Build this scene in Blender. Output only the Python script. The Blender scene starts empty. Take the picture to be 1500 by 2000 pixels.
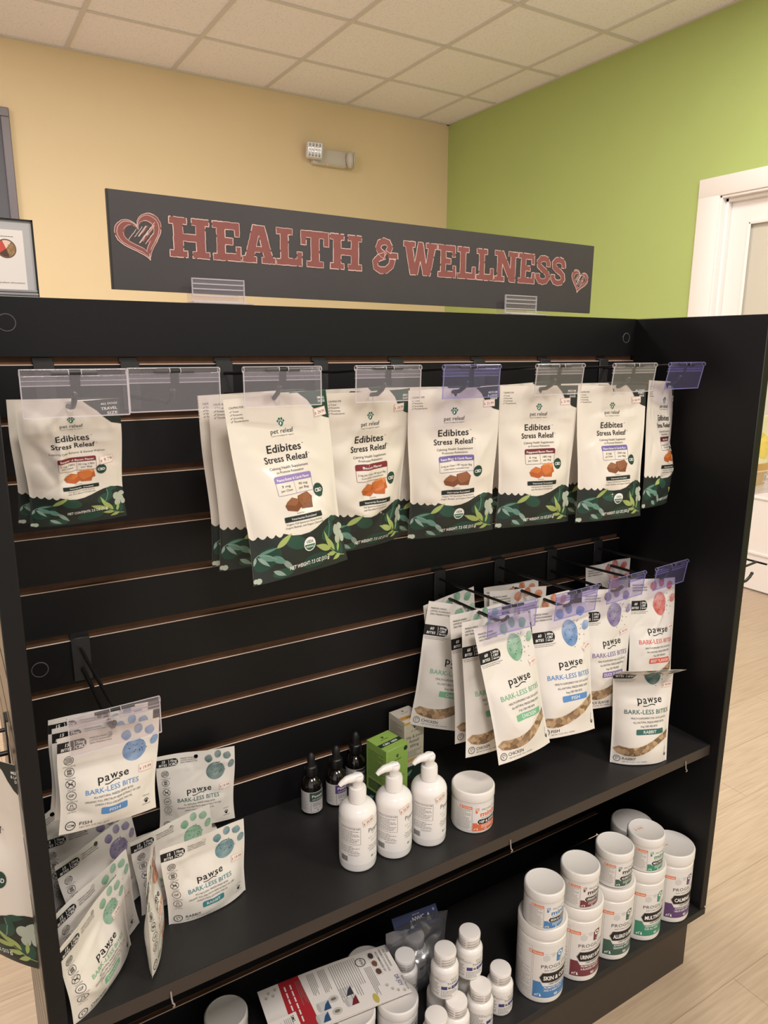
import bpy, bmesh, math, random
import numpy as np
from mathutils import Vector, Matrix, Euler
from mathutils.geometry import tessellate_polygon

SC = bpy.context.scene
COL = SC.collection
PI = math.pi

# ------------------------------------------------------------------ camera, world, lamps, exposure
GZ = 1.242                                   # height of the top slatwall groove
F, ROLL, PITCH, YAW = 1414.72, 0.0042, -0.2218, 0.5496
CAM = (-0.0485, -1.0442, 0.0218 + GZ)
_f = Vector((math.sin(YAW)*math.cos(PITCH), math.cos(YAW)*math.cos(PITCH), math.sin(PITCH)))
_r = Vector((math.cos(YAW), -math.sin(YAW), 0)); _u = _r.cross(_f)
_r2 = math.cos(ROLL)*_r + math.sin(ROLL)*_u; _u2 = -math.sin(ROLL)*_r + math.cos(ROLL)*_u
cd = bpy.data.cameras.new('camera'); cam = bpy.data.objects.new('camera', cd); COL.objects.link(cam)
M = Matrix((_r2, _u2, -_f)).transposed().to_4x4(); M.translation = CAM
cam.matrix_world = M
cd.sensor_fit = 'VERTICAL'; cd.sensor_height = 36; cd.lens = F/2000*36; cd.clip_start = .02
SC.camera = cam
SC.view_settings.view_transform = 'Standard'; SC.view_settings.look = 'None'
SC.view_settings.gamma = 1; SC.view_settings.use_curve_mapping = False
SC.view_settings.exposure = 0.0
W_ = bpy.data.worlds.new('world'); SC.world = W_; W_.use_nodes = True
W_.node_tree.nodes['Background'].inputs[0].default_value = (1.0, .965, .94, 1)
W_.node_tree.nodes['Background'].inputs[1].default_value = .85
LAMPS = [(-.35, -1.7, 50), (1.7, -1.7, 50), (-1.6, 1.6, 52), (.4, 1.6, 52), (2.2, .4, 44)]   # troffers: x, y, strength

# ------------------------------------------------------------------ materials
MATS = {}
def lin(c):
    return tuple(((v/255)/12.92 if v/255 <= .04045 else ((v/255+.055)/1.055)**2.4) for v in c) + (1,)
def mat(name, rgb, rough=.5, metal=0, spec=.5, coat=0, emit=None, noise=None, bump=None):
    """procedural material; noise=(scale, amount) varies the colour, bump=(scale, strength)"""
    if name in MATS: return MATS[name]
    m = bpy.data.materials.new(name); m.use_nodes = True; nt = m.node_tree; b = nt.nodes['Principled BSDF']
    b.inputs['Base Color'].default_value = lin(rgb); b.inputs['Roughness'].default_value = rough
    b.inputs['Metallic'].default_value = metal; b.inputs['Specular IOR Level'].default_value = spec
    b.inputs['Coat Weight'].default_value = coat
    if emit: b.inputs['Emission Color'].default_value = lin(emit[0]); b.inputs['Emission Strength'].default_value = emit[1]
    if noise or bump:
        tc = nt.nodes.new('ShaderNodeTexCoord')
    if noise:
        n = nt.nodes.new('ShaderNodeTexNoise'); n.inputs['Scale'].default_value = noise[0]; n.inputs['Detail'].default_value = 4
        nt.links.new(tc.outputs['Object'], n.inputs['Vector'])
        cr = nt.nodes.new('ShaderNodeValToRGB'); c = lin(rgb); a = noise[1]
        cr.color_ramp.elements[0].position = .3; cr.color_ramp.elements[1].position = .7
        cr.color_ramp.elements[0].color = tuple(max(0, v*(1-a)) for v in c[:3])+(1,)
        cr.color_ramp.elements[1].color = tuple(min(1, v*(1+a)) for v in c[:3])+(1,)
        nt.links.new(n.outputs['Fac'], cr.inputs[0]); nt.links.new(cr.outputs[0], b.inputs['Base Color'])
    if bump:
        n2 = nt.nodes.new('ShaderNodeTexNoise'); n2.inputs['Scale'].default_value = bump[0]; n2.inputs['Detail'].default_value = 3
        nt.links.new(tc.outputs['Object'], n2.inputs['Vector'])
        bp = nt.nodes.new('ShaderNodeBump'); bp.inputs['Strength'].default_value = bump[1]; bp.inputs['Distance'].default_value = .002
        nt.links.new(n2.outputs['Fac'], bp.inputs['Height']); nt.links.new(bp.outputs[0], b.inputs['Normal'])
    MATS[name] = m; return m
def ink(rgb): return mat('ink_%d_%d_%d' % rgb, rgb, .5, spec=.3)
def paint_blot(rgb):
    """watercolour print: the ink pools and thins"""
    name = 'watercolour_%d_%d_%d' % rgb
    if name in MATS: return MATS[name]
    m = mat(name, rgb, .5, spec=.3); nt = m.node_tree; b = nt.nodes['Principled BSDF']
    tc = nt.nodes.new('ShaderNodeTexCoord'); n = nt.nodes.new('ShaderNodeTexNoise'); n.inputs['Scale'].default_value = 45; n.inputs['Detail'].default_value = 5
    nt.links.new(tc.outputs['Object'], n.inputs['Vector'])
    cr = nt.nodes.new('ShaderNodeValToRGB'); c = lin(rgb)
    cr.color_ramp.elements[0].position = .28; cr.color_ramp.elements[0].color = tuple(v*.75 for v in c[:3])+(1,)
    cr.color_ramp.elements[1].position = .75; cr.color_ramp.elements[1].color = tuple(v+(.72-v)*.45 for v in c[:3])+(1,)
    nt.links.new(n.outputs['Fac'], cr.inputs[0]); nt.links.new(cr.outputs[0], b.inputs['Base Color'])
    return m
def clear(name, tint, milk, rough=.06, gl=.10, body=None):
    """thin clear plastic: see-through, glossy, a little milky"""
    if name in MATS: return MATS[name]
    m = bpy.data.materials.new(name); m.use_nodes = True; nt = m.node_tree; nt.nodes.clear()
    out = nt.nodes.new('ShaderNodeOutputMaterial'); tr = nt.nodes.new('ShaderNodeBsdfTransparent'); tr.inputs[0].default_value = lin(tint)
    gs = nt.nodes.new('ShaderNodeBsdfGlossy'); gs.inputs['Roughness'].default_value = rough; gs.inputs[0].default_value = (1, 1, 1, 1)
    df = nt.nodes.new('ShaderNodeBsdfDiffuse'); df.inputs[0].default_value = lin(body or tint)
    lw = nt.nodes.new('ShaderNodeLayerWeight'); lw.inputs[0].default_value = .5
    pw = nt.nodes.new('ShaderNodeMath'); pw.operation = 'POWER'; pw.inputs[1].default_value = 4.5; nt.links.new(lw.outputs['Facing'], pw.inputs[0])
    ad = nt.nodes.new('ShaderNodeMath'); ad.operation = 'MULTIPLY_ADD'; ad.inputs[1].default_value = .7; ad.inputs[2].default_value = .03+gl; nt.links.new(pw.outputs[0], ad.inputs[0]); ad.use_clamp = True
    m1 = nt.nodes.new('ShaderNodeMixShader'); m1.inputs[0].default_value = milk
    nt.links.new(tr.outputs[0], m1.inputs[1]); nt.links.new(df.outputs[0], m1.inputs[2])
    m2 = nt.nodes.new('ShaderNodeMixShader'); nt.links.new(ad.outputs[0], m2.inputs[0])
    nt.links.new(m1.outputs[0], m2.inputs[1]); nt.links.new(gs.outputs[0], m2.inputs[2]); nt.links.new(m2.outputs[0], out.inputs[0])
    MATS[name] = m; return m

LAM = mat('black_laminate', (18, 17, 18), .46, spec=.27, bump=(300, .05))
GLOSS = mat('black_gloss_slat', (30, 27, 26), .34, spec=.55, coat=.2)
LAM_EDGE = mat('black_edge_band', (58, 50, 46), .42, spec=.4)
SHELF = mat('charcoal_laminate', (35, 34, 34), .45, spec=.35, noise=(14, .10), bump=(250, .05))
MDF = mat('brown_groove', (100, 70, 49), .8, noise=(60, .15))
LIP = mat('pale_groove_lip', (205, 180, 162), .4)
METAL = mat('black_wire', (26, 25, 25), .38, spec=.5)
PLATE = mat('black_plate', (44, 43, 43), .4)
FILM = mat('white_film', (226, 220, 212), .30, spec=.5)
FILM2 = mat('cream_film', (224, 216, 204), .27, spec=.5)
PLASTIC = mat('white_plastic', (232, 228, 224), .3, spec=.5)
PAPER = mat('white_paper', (236, 228, 222), .6)
BLACK = ink((28, 27, 27)); WHITE = mat('ink_white', (236, 234, 230), .5); GREY = ink((120, 116, 112)); DGREY = ink((70, 66, 64))
CLR = clear('clear_plastic', (250, 248, 250), .06, .12, .0, (228, 222, 226)); CLR_P = clear('violet_clear_plastic', (238, 236, 250), .06, .12, .0, (182, 178, 222))
EDGE_C = clear('clear_plastic_edge_glow', (250, 248, 250), .40, .1, .0, (238, 232, 236)); EDGE_P = clear('violet_plastic_edge_glow', (236, 234, 250), .36, .1, .0, (182, 178, 228))  # whiter, more opaque: glow of light piped to plastic edges, put into the colour

# ------------------------------------------------------------------ mesh builder
class MB:
    def __init__(s): s.v = []; s.f = []; s.m = []; s.mats = []; s.n = 0
    def mi(s, m):
        if m not in s.mats: s.mats.append(m)
        return s.mats.index(m)
    def add(s, V, Fc, m):
        k = s.mi(m); n = s.n; V = [tuple(map(float, q)) for q in V]
        s.v += V; s.n += len(V)
        for q in Fc: s.f.append(tuple(int(i)+n for i in q)); s.m.append(k)
        return s
    def box(s, a, b, m):
        x0, y0, z0 = a; x1, y1, z1 = b
        V = [(x0,y0,z0),(x1,y0,z0),(x1,y1,z0),(x0,y1,z0),(x0,y0,z1),(x1,y0,z1),(x1,y1,z1),(x0,y1,z1)]
        return s.add(V, [(0,3,2,1),(4,5,6,7),(0,1,5,4),(1,2,6,5),(2,3,7,6),(3,0,4,7)], m)
    def rbox(s, a, b, m, r=.003, seg=2):
        bm = bmesh.new(); bmesh.ops.create_cube(bm, size=1)
        for v in bm.verts: v.co = Vector([(a[i]+b[i])/2 + v.co[i]*(b[i]-a[i]) for i in range(3)])
        bmesh.ops.bevel(bm, geom=bm.edges[:], offset=r, segments=seg, affect='EDGES', profile=.5)
        bm.verts.ensure_lookup_table(); bm.verts.index_update()
        s.add([v.co for v in bm.verts], [[v.index for v in q.verts] for q in bm.faces], m); bm.free(); return s
    def tube(s, P, r, m, seg=10, cap=True):
        P = [Vector(q) for q in P]; R = r if isinstance(r, (list, tuple)) else [r]*len(P)
        V = []; Fc = []; up = None
        for i, q in enumerate(P):
            t = (P[min(i+1, len(P)-1)] - P[max(i-1, 0)]).normalized()
            if up is None: up = t.orthogonal().normalized()
            else: up = (up - t*up.dot(t)).normalized()
            w = t.cross(up)
            for k in range(seg):
                a = 2*PI*k/seg; V.append(q + R[i]*(math.cos(a)*up + math.sin(a)*w))
        for i in range(len(P)-1):
            for k in range(seg):
                Fc.append((i*seg+k, i*seg+(k+1) % seg, (i+1)*seg+(k+1) % seg, (i+1)*seg+k))
        if cap: Fc += [tuple(range(seg))[::-1], tuple((len(P)-1)*seg+k for k in range(seg))]
        return s.add(V, Fc, m)
    def lathe(s, prof, m, seg=40, cx=0, cy=0):
        V = []; Fc = []; n = len(prof)
        for k in range(seg):
            a = 2*PI*k/seg
            for (r, z) in prof: V.append((cx+r*math.cos(a), cy+r*math.sin(a), z))
        for k in range(seg):
            k2 = (k+1) % seg
            for i in range(n-1): Fc.append((k*n+i, k2*n+i, k2*n+i+1, k*n+i+1))
        Fc.append(tuple(k*n for k in range(seg))[::-1]); Fc.append(tuple(k*n+n-1 for k in range(seg)))
        return s.add(V, Fc, m)
    def sphere(s, c, r, m, sx=1, sy=1, sz=1, seg=16, rings=10):
        V = []; Fc = []
        for i in range(rings+1):
            t = PI*i/rings
            for k in range(seg):
                a = 2*PI*k/seg; V.append((c[0]+r*sx*math.sin(t)*math.cos(a), c[1]+r*sy*math.sin(t)*math.sin(a), c[2]+r*sz*math.cos(t)))
        for i in range(rings):
            for k in range(seg): Fc.append((i*seg+k, (i+1)*seg+k, (i+1)*seg+(k+1) % seg, i*seg+(k+1) % seg))
        return s.add(V, Fc, m)
    def art(s, A, fn, layers=None):
        """lay baked flat artwork on a surface: fn(x, y, offset) -> Nx3"""
        for (m, V, T, off) in A:
            s.add(fn(V[:, 0], V[:, 1], off), T, m)
        return s
    def build(s, name, parent=None, loc=(0,0,0), rot=(0,0,0), smooth=True, ang=40):
        me = bpy.data.meshes.new(name); me.from_pydata(s.v, [], s.f)
        for m in s.mats: me.materials.append(m)
        me.polygons.foreach_set('material_index', s.m)
        if smooth:
            me.polygons.foreach_set('use_smooth', [True]*len(s.f))
            me.set_sharp_from_angle(angle=math.radians(ang))
        me.update()
        o = bpy.data.objects.new(name, me); COL.objects.link(o); o.location = loc; o.rotation_euler = rot
        if parent: o.parent = parent
        return o
def tag(o, label, cat, group=None):
    o['label'] = label; o['category'] = cat
    if group: o['group'] = group
    return o
def thing(name, label, cat, loc=(0,0,0), rot=(0,0,0), group=None):
    o = bpy.data.objects.new(name, None); o.empty_display_size = .02; COL.objects.link(o)
    o.location = loc; o.rotation_euler = rot
    return tag(o, label, cat, group)
def struct(o): o['kind'] = 'structure'; return o
def dup(root, loc, rot, label, group=None):
    r = root.copy(); COL.objects.link(r); r.location = loc; r.rotation_euler = rot; r['label'] = label
    if group: r['group'] = group
    for ch in list(root.children):
        c = ch.copy(); COL.objects.link(c); c.parent = r
        for g in list(ch.children):
            d = g.copy(); COL.objects.link(d); d.parent = c
    return r

# ------------------------------------------------------------------ flat artwork (millimetres), later laid on curved surfaces
_TX = {}
def glyphs(string, bold, shear, sp):
    key = (string, bold, shear, sp)
    if key not in _TX:
        cu = bpy.data.curves.new('t', 'FONT'); cu.body = string; cu.size = 1; cu.offset = bold; cu.shear = shear; cu.space_character = sp
        cu.resolution_u = 2
        ob = bpy.data.objects.new('t', cu); me = bpy.data.meshes.new_from_object(ob)
        me.calc_loop_triangles()
        V = np.array([v.co[:2] for v in me.vertices], float).reshape(-1, 2); T = np.array([t.vertices[:] for t in me.loop_triangles], int).reshape(-1, 3)
        bpy.data.objects.remove(ob); bpy.data.curves.remove(cu); bpy.data.meshes.remove(me)
        _TX[key] = (V, T)
    return _TX[key]
def refine(V, T, L):
    V = [tuple(q) for q in V]; T = [tuple(t) for t in T]
    for _ in range(7):
        mid = {}; out = []; split = False
        def em(a, b):
            k = (a, b) if a < b else (b, a)
            if k in mid: return mid[k]
            dx = V[a][0]-V[b][0]; dy = V[a][1]-V[b][1]
            if dx*dx+dy*dy > L*L:
                V.append(((V[a][0]+V[b][0])/2, (V[a][1]+V[b][1])/2, (V[a][2]+V[b][2])/2)); mid[k] = len(V)-1
            else: mid[k] = -1
            return mid[k]
        for (a, b, c) in T:
            x, y, z = em(a, b), em(b, c), em(c, a)
            n = (x >= 0)+(y >= 0)+(z >= 0)
            if n == 0: out.append((a, b, c)); continue
            split = True
            if n == 3: out += [(a, x, z), (x, b, y), (z, y, c), (x, y, z)]
            elif n == 1:
                if x >= 0: out += [(a, x, c), (x, b, c)]
                elif y >= 0: out += [(a, b, y), (a, y, c)]
                else: out += [(a, b, z), (z, b, c)]
            else:
                if x < 0: out += [(a, b, y), (a, y, z), (z, y, c)]
                elif y < 0: out += [(b, c, z), (b, z, x), (x, z, a)]
                else: out += [(c, a, x), (c, x, y), (y, x, b)]
        T = out
        if not split: break
    return np.array(V, float), np.array(T, int)
def arc(cx, cy, rx, ry, a0, a1, n=12):
    return [(cx+rx*math.cos(a0+(a1-a0)*i/n), cy+ry*math.sin(a0+(a1-a0)*i/n)) for i in range(n+1)]
class Art:
    def __init__(s, mm=4.0, base=.3, step=.09): s.it = []; s.mm = mm; s.base = base; s.step = step; s.xf = (1, 1, 0, 0)
    def raw(s, m, V, T, lay):
        V = np.array(V, float); sx, sy, ox, oy = s.xf; V = V*[sx, sy] + [ox, oy]
        s.it.append((lay, m, V, np.array(T, int)))
    def poly(s, m, pts, lay=0):
        pts = [(float(a), float(b)) for a, b in pts]
        T = tessellate_polygon([[Vector((a, b, 0)) for a, b in pts]])
        T2 = []
        for t in T:
            (x0, y0), (x1, y1), (x2, y2) = (pts[i] for i in t)
            T2.append(t if (x1-x0)*(y2-y0)-(x2-x0)*(y1-y0) > 0 else t[::-1])
        s.raw(m, pts, T2, lay)
    def rect(s, m, x0, y0, x1, y1, lay=0): s.poly(m, [(x0,y0),(x1,y0),(x1,y1),(x0,y1)], lay)
    def rrect(s, m, x0, y0, x1, y1, r, lay=0):
        s.poly(m, arc(x0+r,y0+r,r,r,PI,1.5*PI,4)+arc(x1-r,y0+r,r,r,1.5*PI,2*PI,4)+arc(x1-r,y1-r,r,r,0,PI/2,4)+arc(x0+r,y1-r,r,r,PI/2,PI,4), lay)
    def ell(s, m, x, y, rx, ry=None, lay=0, n=20, rot=0):
        ry = ry or rx; c, q = math.cos(rot), math.sin(rot)
        s.poly(m, [(x+a*c-b*q, y+a*q+b*c) for a, b in ((rx*math.cos(2*PI*i/n), ry*math.sin(2*PI*i/n)) for i in range(n))], lay)
    def line(s, m, pts, w, lay=0):
        V = []; T = []
        for i in range(len(pts)):
            a = pts[max(i-1, 0)]; b = pts[min(i+1, len(pts)-1)]; dx, dy = b[0]-a[0], b[1]-a[1]; L = math.hypot(dx, dy) or 1
            nx, ny = -dy/L*w/2, dx/L*w/2
            V += [(pts[i][0]-nx, pts[i][1]-ny), (pts[i][0]+nx, pts[i][1]+ny)]
        for i in range(len(pts)-1): k = 2*i; T += [(k, k+2, k+3), (k, k+3, k+1)]
        s.raw(m, V, T, lay)
    def ring(s, m, x, y, r, w, lay=0, n=24): s.line(m, arc(x, y, r, r, 0, 2*PI, n), w, lay)
    def frame(s, m, x0, y0, x1, y1, w, lay=0):
        for a, b in (((x0,y0),(x1,y0)), ((x1,y0),(x1,y1)), ((x1,y1),(x0,y1)), ((x0,y1),(x0,y0))): s.line(m, [a, b], w, lay)
    def text(s, m, string, x, y, cap, w=None, al='C', bold=0, shear=0, lay=2, rot=0, sp=1.0):
        """cap = capital height, w = exact width wanted"""
        V, T = glyphs(string, bold, shear, sp)
        if not len(V): return
        V = V.copy(); k = cap/.73; x0, x1 = V[:, 0].min(), V[:, 0].max()
        kx = k if w is None else w/(x1-x0)
        V[:, 0] = (V[:, 0]-(x0+x1)/2)*kx; V[:, 1] *= k; wid = (x1-x0)*kx
        V[:, 0] += {'C': 0, 'L': wid/2, 'R': -wid/2}[al]
        c, q = math.cos(rot), math.sin(rot)
        s.raw(m, np.stack([V[:, 0]*c-V[:, 1]*q+x, V[:, 0]*q+V[:, 1]*c+y], 1), T, lay)
    def lines(s, m, x0, y0, x1, y1, n, w, seed=1, lay=1):
        """fine print too small to read"""
        rr = random.Random(seed)
        for i in range(n):
            y = y1-(y1-y0)*(i+.5)/n; x = x0; e = x1-(x1-x0)*rr.choice((0, 0, .05, .12, .35))
            while x < e:
                l = rr.uniform(.05, .16)*(x1-x0); s.line(m, [(x, y), (min(e, x+l), y)], w, lay); x += l+.025*(x1-x0)
    def bake(s):
        g = {}
        for i, (lay, m, V, T) in enumerate(s.it):
            V = np.concatenate([V, np.full((len(V), 1), (i % 23)*.0018)], 1)      # prints overlap like layers of ink, never in one plane
            g.setdefault((lay, m.name), (m, []))[1].append((V, T))
        out = []
        for (lay, _), (m, L) in sorted(g.items(), key=lambda q: q[0]):
            VV = []; TT = []; n = 0
            for V, T in L: VV.append(V); TT.append(T+n); n += len(V)
            V, T = refine(np.concatenate(VV), np.concatenate(TT), s.mm)
            out.append((m, V[:, :2], T, (s.base+lay*s.step+V[:, 2])*1e-3))
        return out

# ------------------------------------------------------------------ pouches
def pouch_fn(W, H, T=16, b0=.35, vz=.8, pinch=.06, wr=1.0, seed=0, curl=(0, 0), twist=0, fold=None, sway=0, flat=False):
    rr = random.Random(seed)
    waves = [(rr.uniform(-.10, .10), rr.uniform(-.13, .13), rr.uniform(0, 6.28), rr.uniform(.5, 1)) for _ in range(5)]
    rid = [(rr.uniform(.1, .9)*W, rr.uniform(.15, .75)*H, rr.uniform(0, PI), rr.uniform(12, 30), rr.uniform(-3.2, 3.2)) for _ in range(14)]
    zipw = [(rr.uniform(.25, .6), rr.uniform(0, 6.28), rr.uniform(.2, .45)) for _ in range(3)]
    top = [(rr.uniform(.03, .08), rr.uniform(0, 6.28)) for _ in range(2)]
    def fn(x, y, off=0.0, side=-1):
        x = np.asarray(x, float); y = np.asarray(y, float)
        u = np.clip(2*x/W-1, -1, 1); v = y/H
        lo = b0+(1-b0)*np.sin(np.clip(v/.28, 0, 1)*PI/2)
        q = np.clip((v-.28)/(vz-.28), 0, 1); hi = 1-q*q*(3-2*q)
        prof = np.where(v < .28, lo, hi)
        au = np.clip(np.abs(u)/.955, 0, 1)
        shp = (1-au**2.6)
        d = T*prof*shp
        env = (1-au**6)*np.clip(v/.08, 0, 1)
        w = 0
        for (kx, ky, ph, a) in waves: w = w+a*np.sin(kx*x+ky*y+ph)
        w = w*.85
        for (cx, cy, an, ln, am) in rid:
            s_ = (x-cx)*math.cos(an)+(y-cy)*math.sin(an); t_ = -(x-cx)*math.sin(an)+(y-cy)*math.cos(an)
            w = w+am*np.exp(-np.sqrt(t_*t_+1.5)/4.0)*np.exp(-(s_/ln)**2)
        d = d + wr*1.25*env*w*(1 if side < 0 else .5)
        zt = np.exp(-((v-vz-.03)/.06)**2)*(1-au**8)
        for (kx, ph, a) in zipw: d = d + wr*zt*a*np.sin(kx*x+ph+.05*y)
        # zip ridges across the top
        if not flat:
            for dz in (0, 3.5): d = d + (.7 if side < 0 else .2)*np.exp(-((y-(vz*H-1+dz))/1.1)**2)*(1-au**8)
        d = np.maximum(d, .25*(1-au**8)+.0)
        px = (x-W/2)*(1-pinch*prof)
        py = side*d
        for (k, ph) in top: py = py + wr*1.3*np.sin(k*x+ph)*np.clip((v-.75)/.25, 0, 1)
        py = py + curl[0]*np.clip(-u, 0, 1)**2 + curl[1]*np.clip(u, 0, 1)**2 + twist*u*(v-.5) + sway*(v-1)**2
        pz = y + 0*x
        px = px*1e-3; py = py*1e-3 + side*off; pz = pz*1e-3
        if fold:
            fy, an = fold; h = np.clip(pz-fy*1e-3, 0, None); k = pz > fy*1e-3
            py2 = py*np.cos(an)-h*np.sin(an); pz2 = fy*1e-3+h*np.cos(an)+py*np.sin(an)
            py = np.where(k, py2, py); pz = np.where(k, pz2, pz)
        return np.stack([px, py, pz], -1)
    return fn
def pouch_mesh(mb, W, H, fn, m_front, m_back, hole=None, NX=44, NY=58):
    xs = np.linspace(0, W, NX+1); ys = np.linspace(0, H, NY+1)
    X, Y = np.meshgrid(xs, ys)
    if hole:
        hx, hy, hr = hole; gx = W/NX
        cX = (X[:-1, :-1]+X[1:, 1:])/2; cY = (Y[:-1, :-1]+Y[1:, 1:])/2
        cut = np.hypot(cX-hx, cY-hy) < hr+.25*gx
        Vd = np.zeros(X.shape, bool); Vk = np.zeros(X.shape, bool)
        for di in (0, 1):
            for dj in (0, 1):
                Vd[di:di+NY, dj:dj+NX] |= cut; Vk[di:di+NY, dj:dj+NX] |= ~cut
        bd = Vd & Vk; dx = X-hx; dy = Y-hy; dd = np.hypot(dx, dy)+1e-9
        X = np.where(bd, hx+dx/dd*hr, X); Y = np.where(bd, hy+dy/dd*hr, Y)
    else: cut = np.zeros((NY, NX), bool)
    idx = np.arange((NX+1)*(NY+1)).reshape(NY+1, NX+1)
    for side, m in ((-1, m_front), (1, m_back)):
        V = fn(X.ravel(), Y.ravel(), 0.0, side)
        Fc = [(idx[i, j], idx[i, j+1], idx[i+1, j+1], idx[i+1, j])[::1 if side < 0 else -1] for i in range(NY) for j in range(NX) if not cut[i, j]]
        mb.add(V, Fc, m)
    # gusset closing the bottom, side seals closing the edges
    n = NX+1; xs0 = xs
    a = fn(xs0, 0*xs0, 0, -1); b = fn(xs0, 0*xs0, 0, 1); c = (a+b)/2; c[:, 2] += .012*(1-np.abs(2*xs0/W-1)**3)
    mb.add(np.concatenate([a, c, b]), [(i, i+1, n+i+1, n+i)[::-1] for i in range(NX)]+[(n+i, n+i+1, 2*n+i+1, 2*n+i)[::-1] for i in range(NX)], m_back)
    for xe in (0, W):
        a = fn(0*ys+xe, ys, 0, -1); b = fn(0*ys+xe, ys, 0, 1); k = len(ys)
        mb.add(np.concatenate([a, b]), [(i, i+1, k+i+1, k+i) for i in range(k-1)], m_back)
    a = fn(xs0, 0*xs0+H, 0, -1); b = fn(xs0, 0*xs0+H, 0, 1)
    mb.add(np.concatenate([a, b]), [(i, i+1, n+i+1, n+i) for i in range(NX)], m_back)

def leaf(A, m, x, y, L, w, an, lay=2, vein=None):
    c, q = math.cos(an), math.sin(an); P = []
    for i in range(9): t = i/8; P.append((L*t, w*math.sin(PI*t**.8)*.5))
    for i in range(7, 0, -1): t = i/8; P.append((L*t, -w*math.sin(PI*t**.8)*.5))
    A.poly(m, [(x+a*c-b*q, y+a*q+b*c) for a, b in P], lay)
def pawprint(A, m, x, y, r, lay=2):
    A.poly(m, [(x-r*.75, y-r*.3), (x-r*.2, y-r*.95), (x+r*.3, y-r*.9), (x+r*.72, y-r*.2), (x+r*.35, y+r*.25), (x, y+r*.42), (x-r*.4, y+r*.25)], lay)
    for dx, dy, rx in ((-.85, .35, .24), (-.35, .85, .27), (.35, .85, .27), (.85, .35, .24)): A.ell(m, x+dx*r, y+dy*r, rx*r, rx*r*1.25, lay, 10)

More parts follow.
